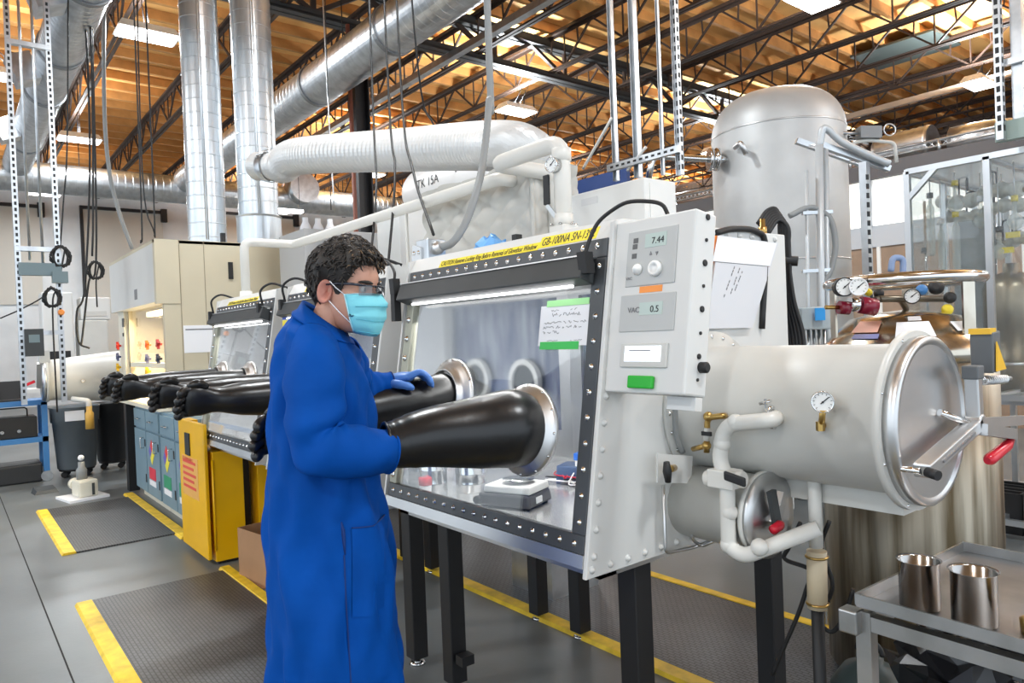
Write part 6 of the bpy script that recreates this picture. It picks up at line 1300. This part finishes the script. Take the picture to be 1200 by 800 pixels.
for k, (lab, u, v, kd, mm) in enumerate(GL):
    p = iq(u, v, .3+.1*(k % 3)); t = thing('glass_flask' if not kd else 'glass_condenser', lab, 'glassware', p, 'glass apparatus in the enclosure')
    MB().lathe(p, (0, 0, 1), [(0, .004), (.02, .035), (.06, .055), (.1, .035), (.12, .014), (.22, .014)] if not kd else [(0, .015), (.02, .026), (.36, .026), (.4, .012), (.46, .012)], 16).build('glass', GLW, t)
    MB().lathe(p+Z3*(.2 if not kd else .44), (0, 0, 1), [(0, .022), (.04, .022)], 10).build('stopper', [M('valve_yellow'), DGREY, PAPER][mm], t); MB().cyl(p+Z3*.2, (p.x, p.y, zt1-.01), .004, n=6).build('hanger_wire', GALV, t)
for k, (u, lab) in enumerate(((1087, 'steel lab stand rod nearest the enclosure corner post'), (1108, 'steel lab stand rod behind the shield sheet edge'), (1168, 'steel lab stand rod beside the reactor vessel'))):
    p = iq(u, 350, .85); x = p.x; t = thing('lab_stand', lab, 'stand', (x, YE+.85, zz0)); MB().box(x-.07, x+.07, YE+.78, YE+.92, zz0, zz0+.015).build('base', DGREY, t); MB().cyl((x, YE+.85, zz0), (x, YE+.85, zt1-.1), .012, n=8).build('rod', CHROME, t)
    for z in (.4, .75, 1.1): MB().bar((x-.02, YE+.85, zz0+z), (x+.06, YE+.66, zz0+z), .035, .03).build('clamp', DGREY, t)
for k, (u, v) in enumerate(((1187, 275), (1180, 293))):
    p = iq(u, v, .38); tag(MB().obox(p, (.04, 0, 0), (0, .015, 0), (0, 0, .02)).build('yellow_clip', M('valve_yellow')), ['yellow clip on the upper wrapped tubes by the post', 'yellow clip on the lowest wrapped tube by the vessel'][k], 'clip')
# racks below the enclosure deck
t = thing('black_crate', 'black slotted plastic crate on the floor under the clear enclosure', 'crate', (EX0+.2, YE+.4, 0)); 
for k in range(5): MB().box(EX0+.06, EX0+.6, YE+.15+.1*k, YE+.17+.1*k, 0, .28).build('slat', BLACK, t)
for x in (EX0+.06, EX0+.58): MB().box(x, x+.02, YE+.15, YE+.57, 0, .28).build('side', BLACK, t)
MB().box(EX0+.06, EX0+.6, YE+.15, YE+.57, 0, .02).build('bottom', BLACK, t)
# tall strut and post to the right
q = at(1174, 182, y=YE-.3)
t = thing('support_strut', 'tall perforated strut rising beside the mezzanine lamp', 'strut', (q.x, q.y, zt1+.03), 'hanging support struts'); MB().box(q.x-.02, q.x+.02, q.y-.025, q.y+.025, zt1+.03, ZB-.02).build('channel', GALV, t); b = MB(); z = zt1+.1
while z < 5.9: b.obox(Vector((q.x, q.y-.026, z)), (.010, 0, 0), (0, .001, 0), (0, 0, .018)); b.obox(Vector((q.x+.021, q.y, z)), (.001, 0, 0), (0, .01, 0), (0, 0, .018)); z += .06
b.build('slots', BLACK, t, kind='stuff')
q2 = at(1196, 160, y=YE-.2); t = thing('support_post', 'plain steel post with a green-grey box at the enclosure top', 'post', (q2.x, q2.y, zt1)); MB().box(q2.x-.03, q2.x+.03, q2.y-.03, q2.y+.03, zt1+.03, ZB-.02).build('post', GALV, t); MB().box(q2.x-.12, q2.x+.3, q2.y-.06, q2.y+.0, zt1+.03, zt1+.15).build('control_box', M('greengrey', (.32, .40, .36), .4), t); zq2 = at(1185, 72, y=YE-.25).z; MB().box(q.x, q2.x+.4, q2.y-.07, q2.y-.035, zq2-.02, zq2+.02).build('cross_strut', GALV, t)
# blue partition board behind the pipes
a = at(672, 215, y=4.6); b_ = at(735, 215, y=4.6); z0 = at(700, 228, y=4.6).z; z1_ = at(690, 208, y=4.6).z
t = thing('notice_board', 'dark blue board on posts seen behind the white looped pipe', 'board', (a.x, 4.62, 0)); MB().box(a.x, b_.x, 4.6, 4.64, z0-.3, z1_).build('board', M('navy', (.02, .05, .18), .5), t)
for x in (a.x+.05, b_.x-.05): MB().box(x-.02, x+.02, 4.64, 4.68, 0, z0).build('board_leg', GALV, t)
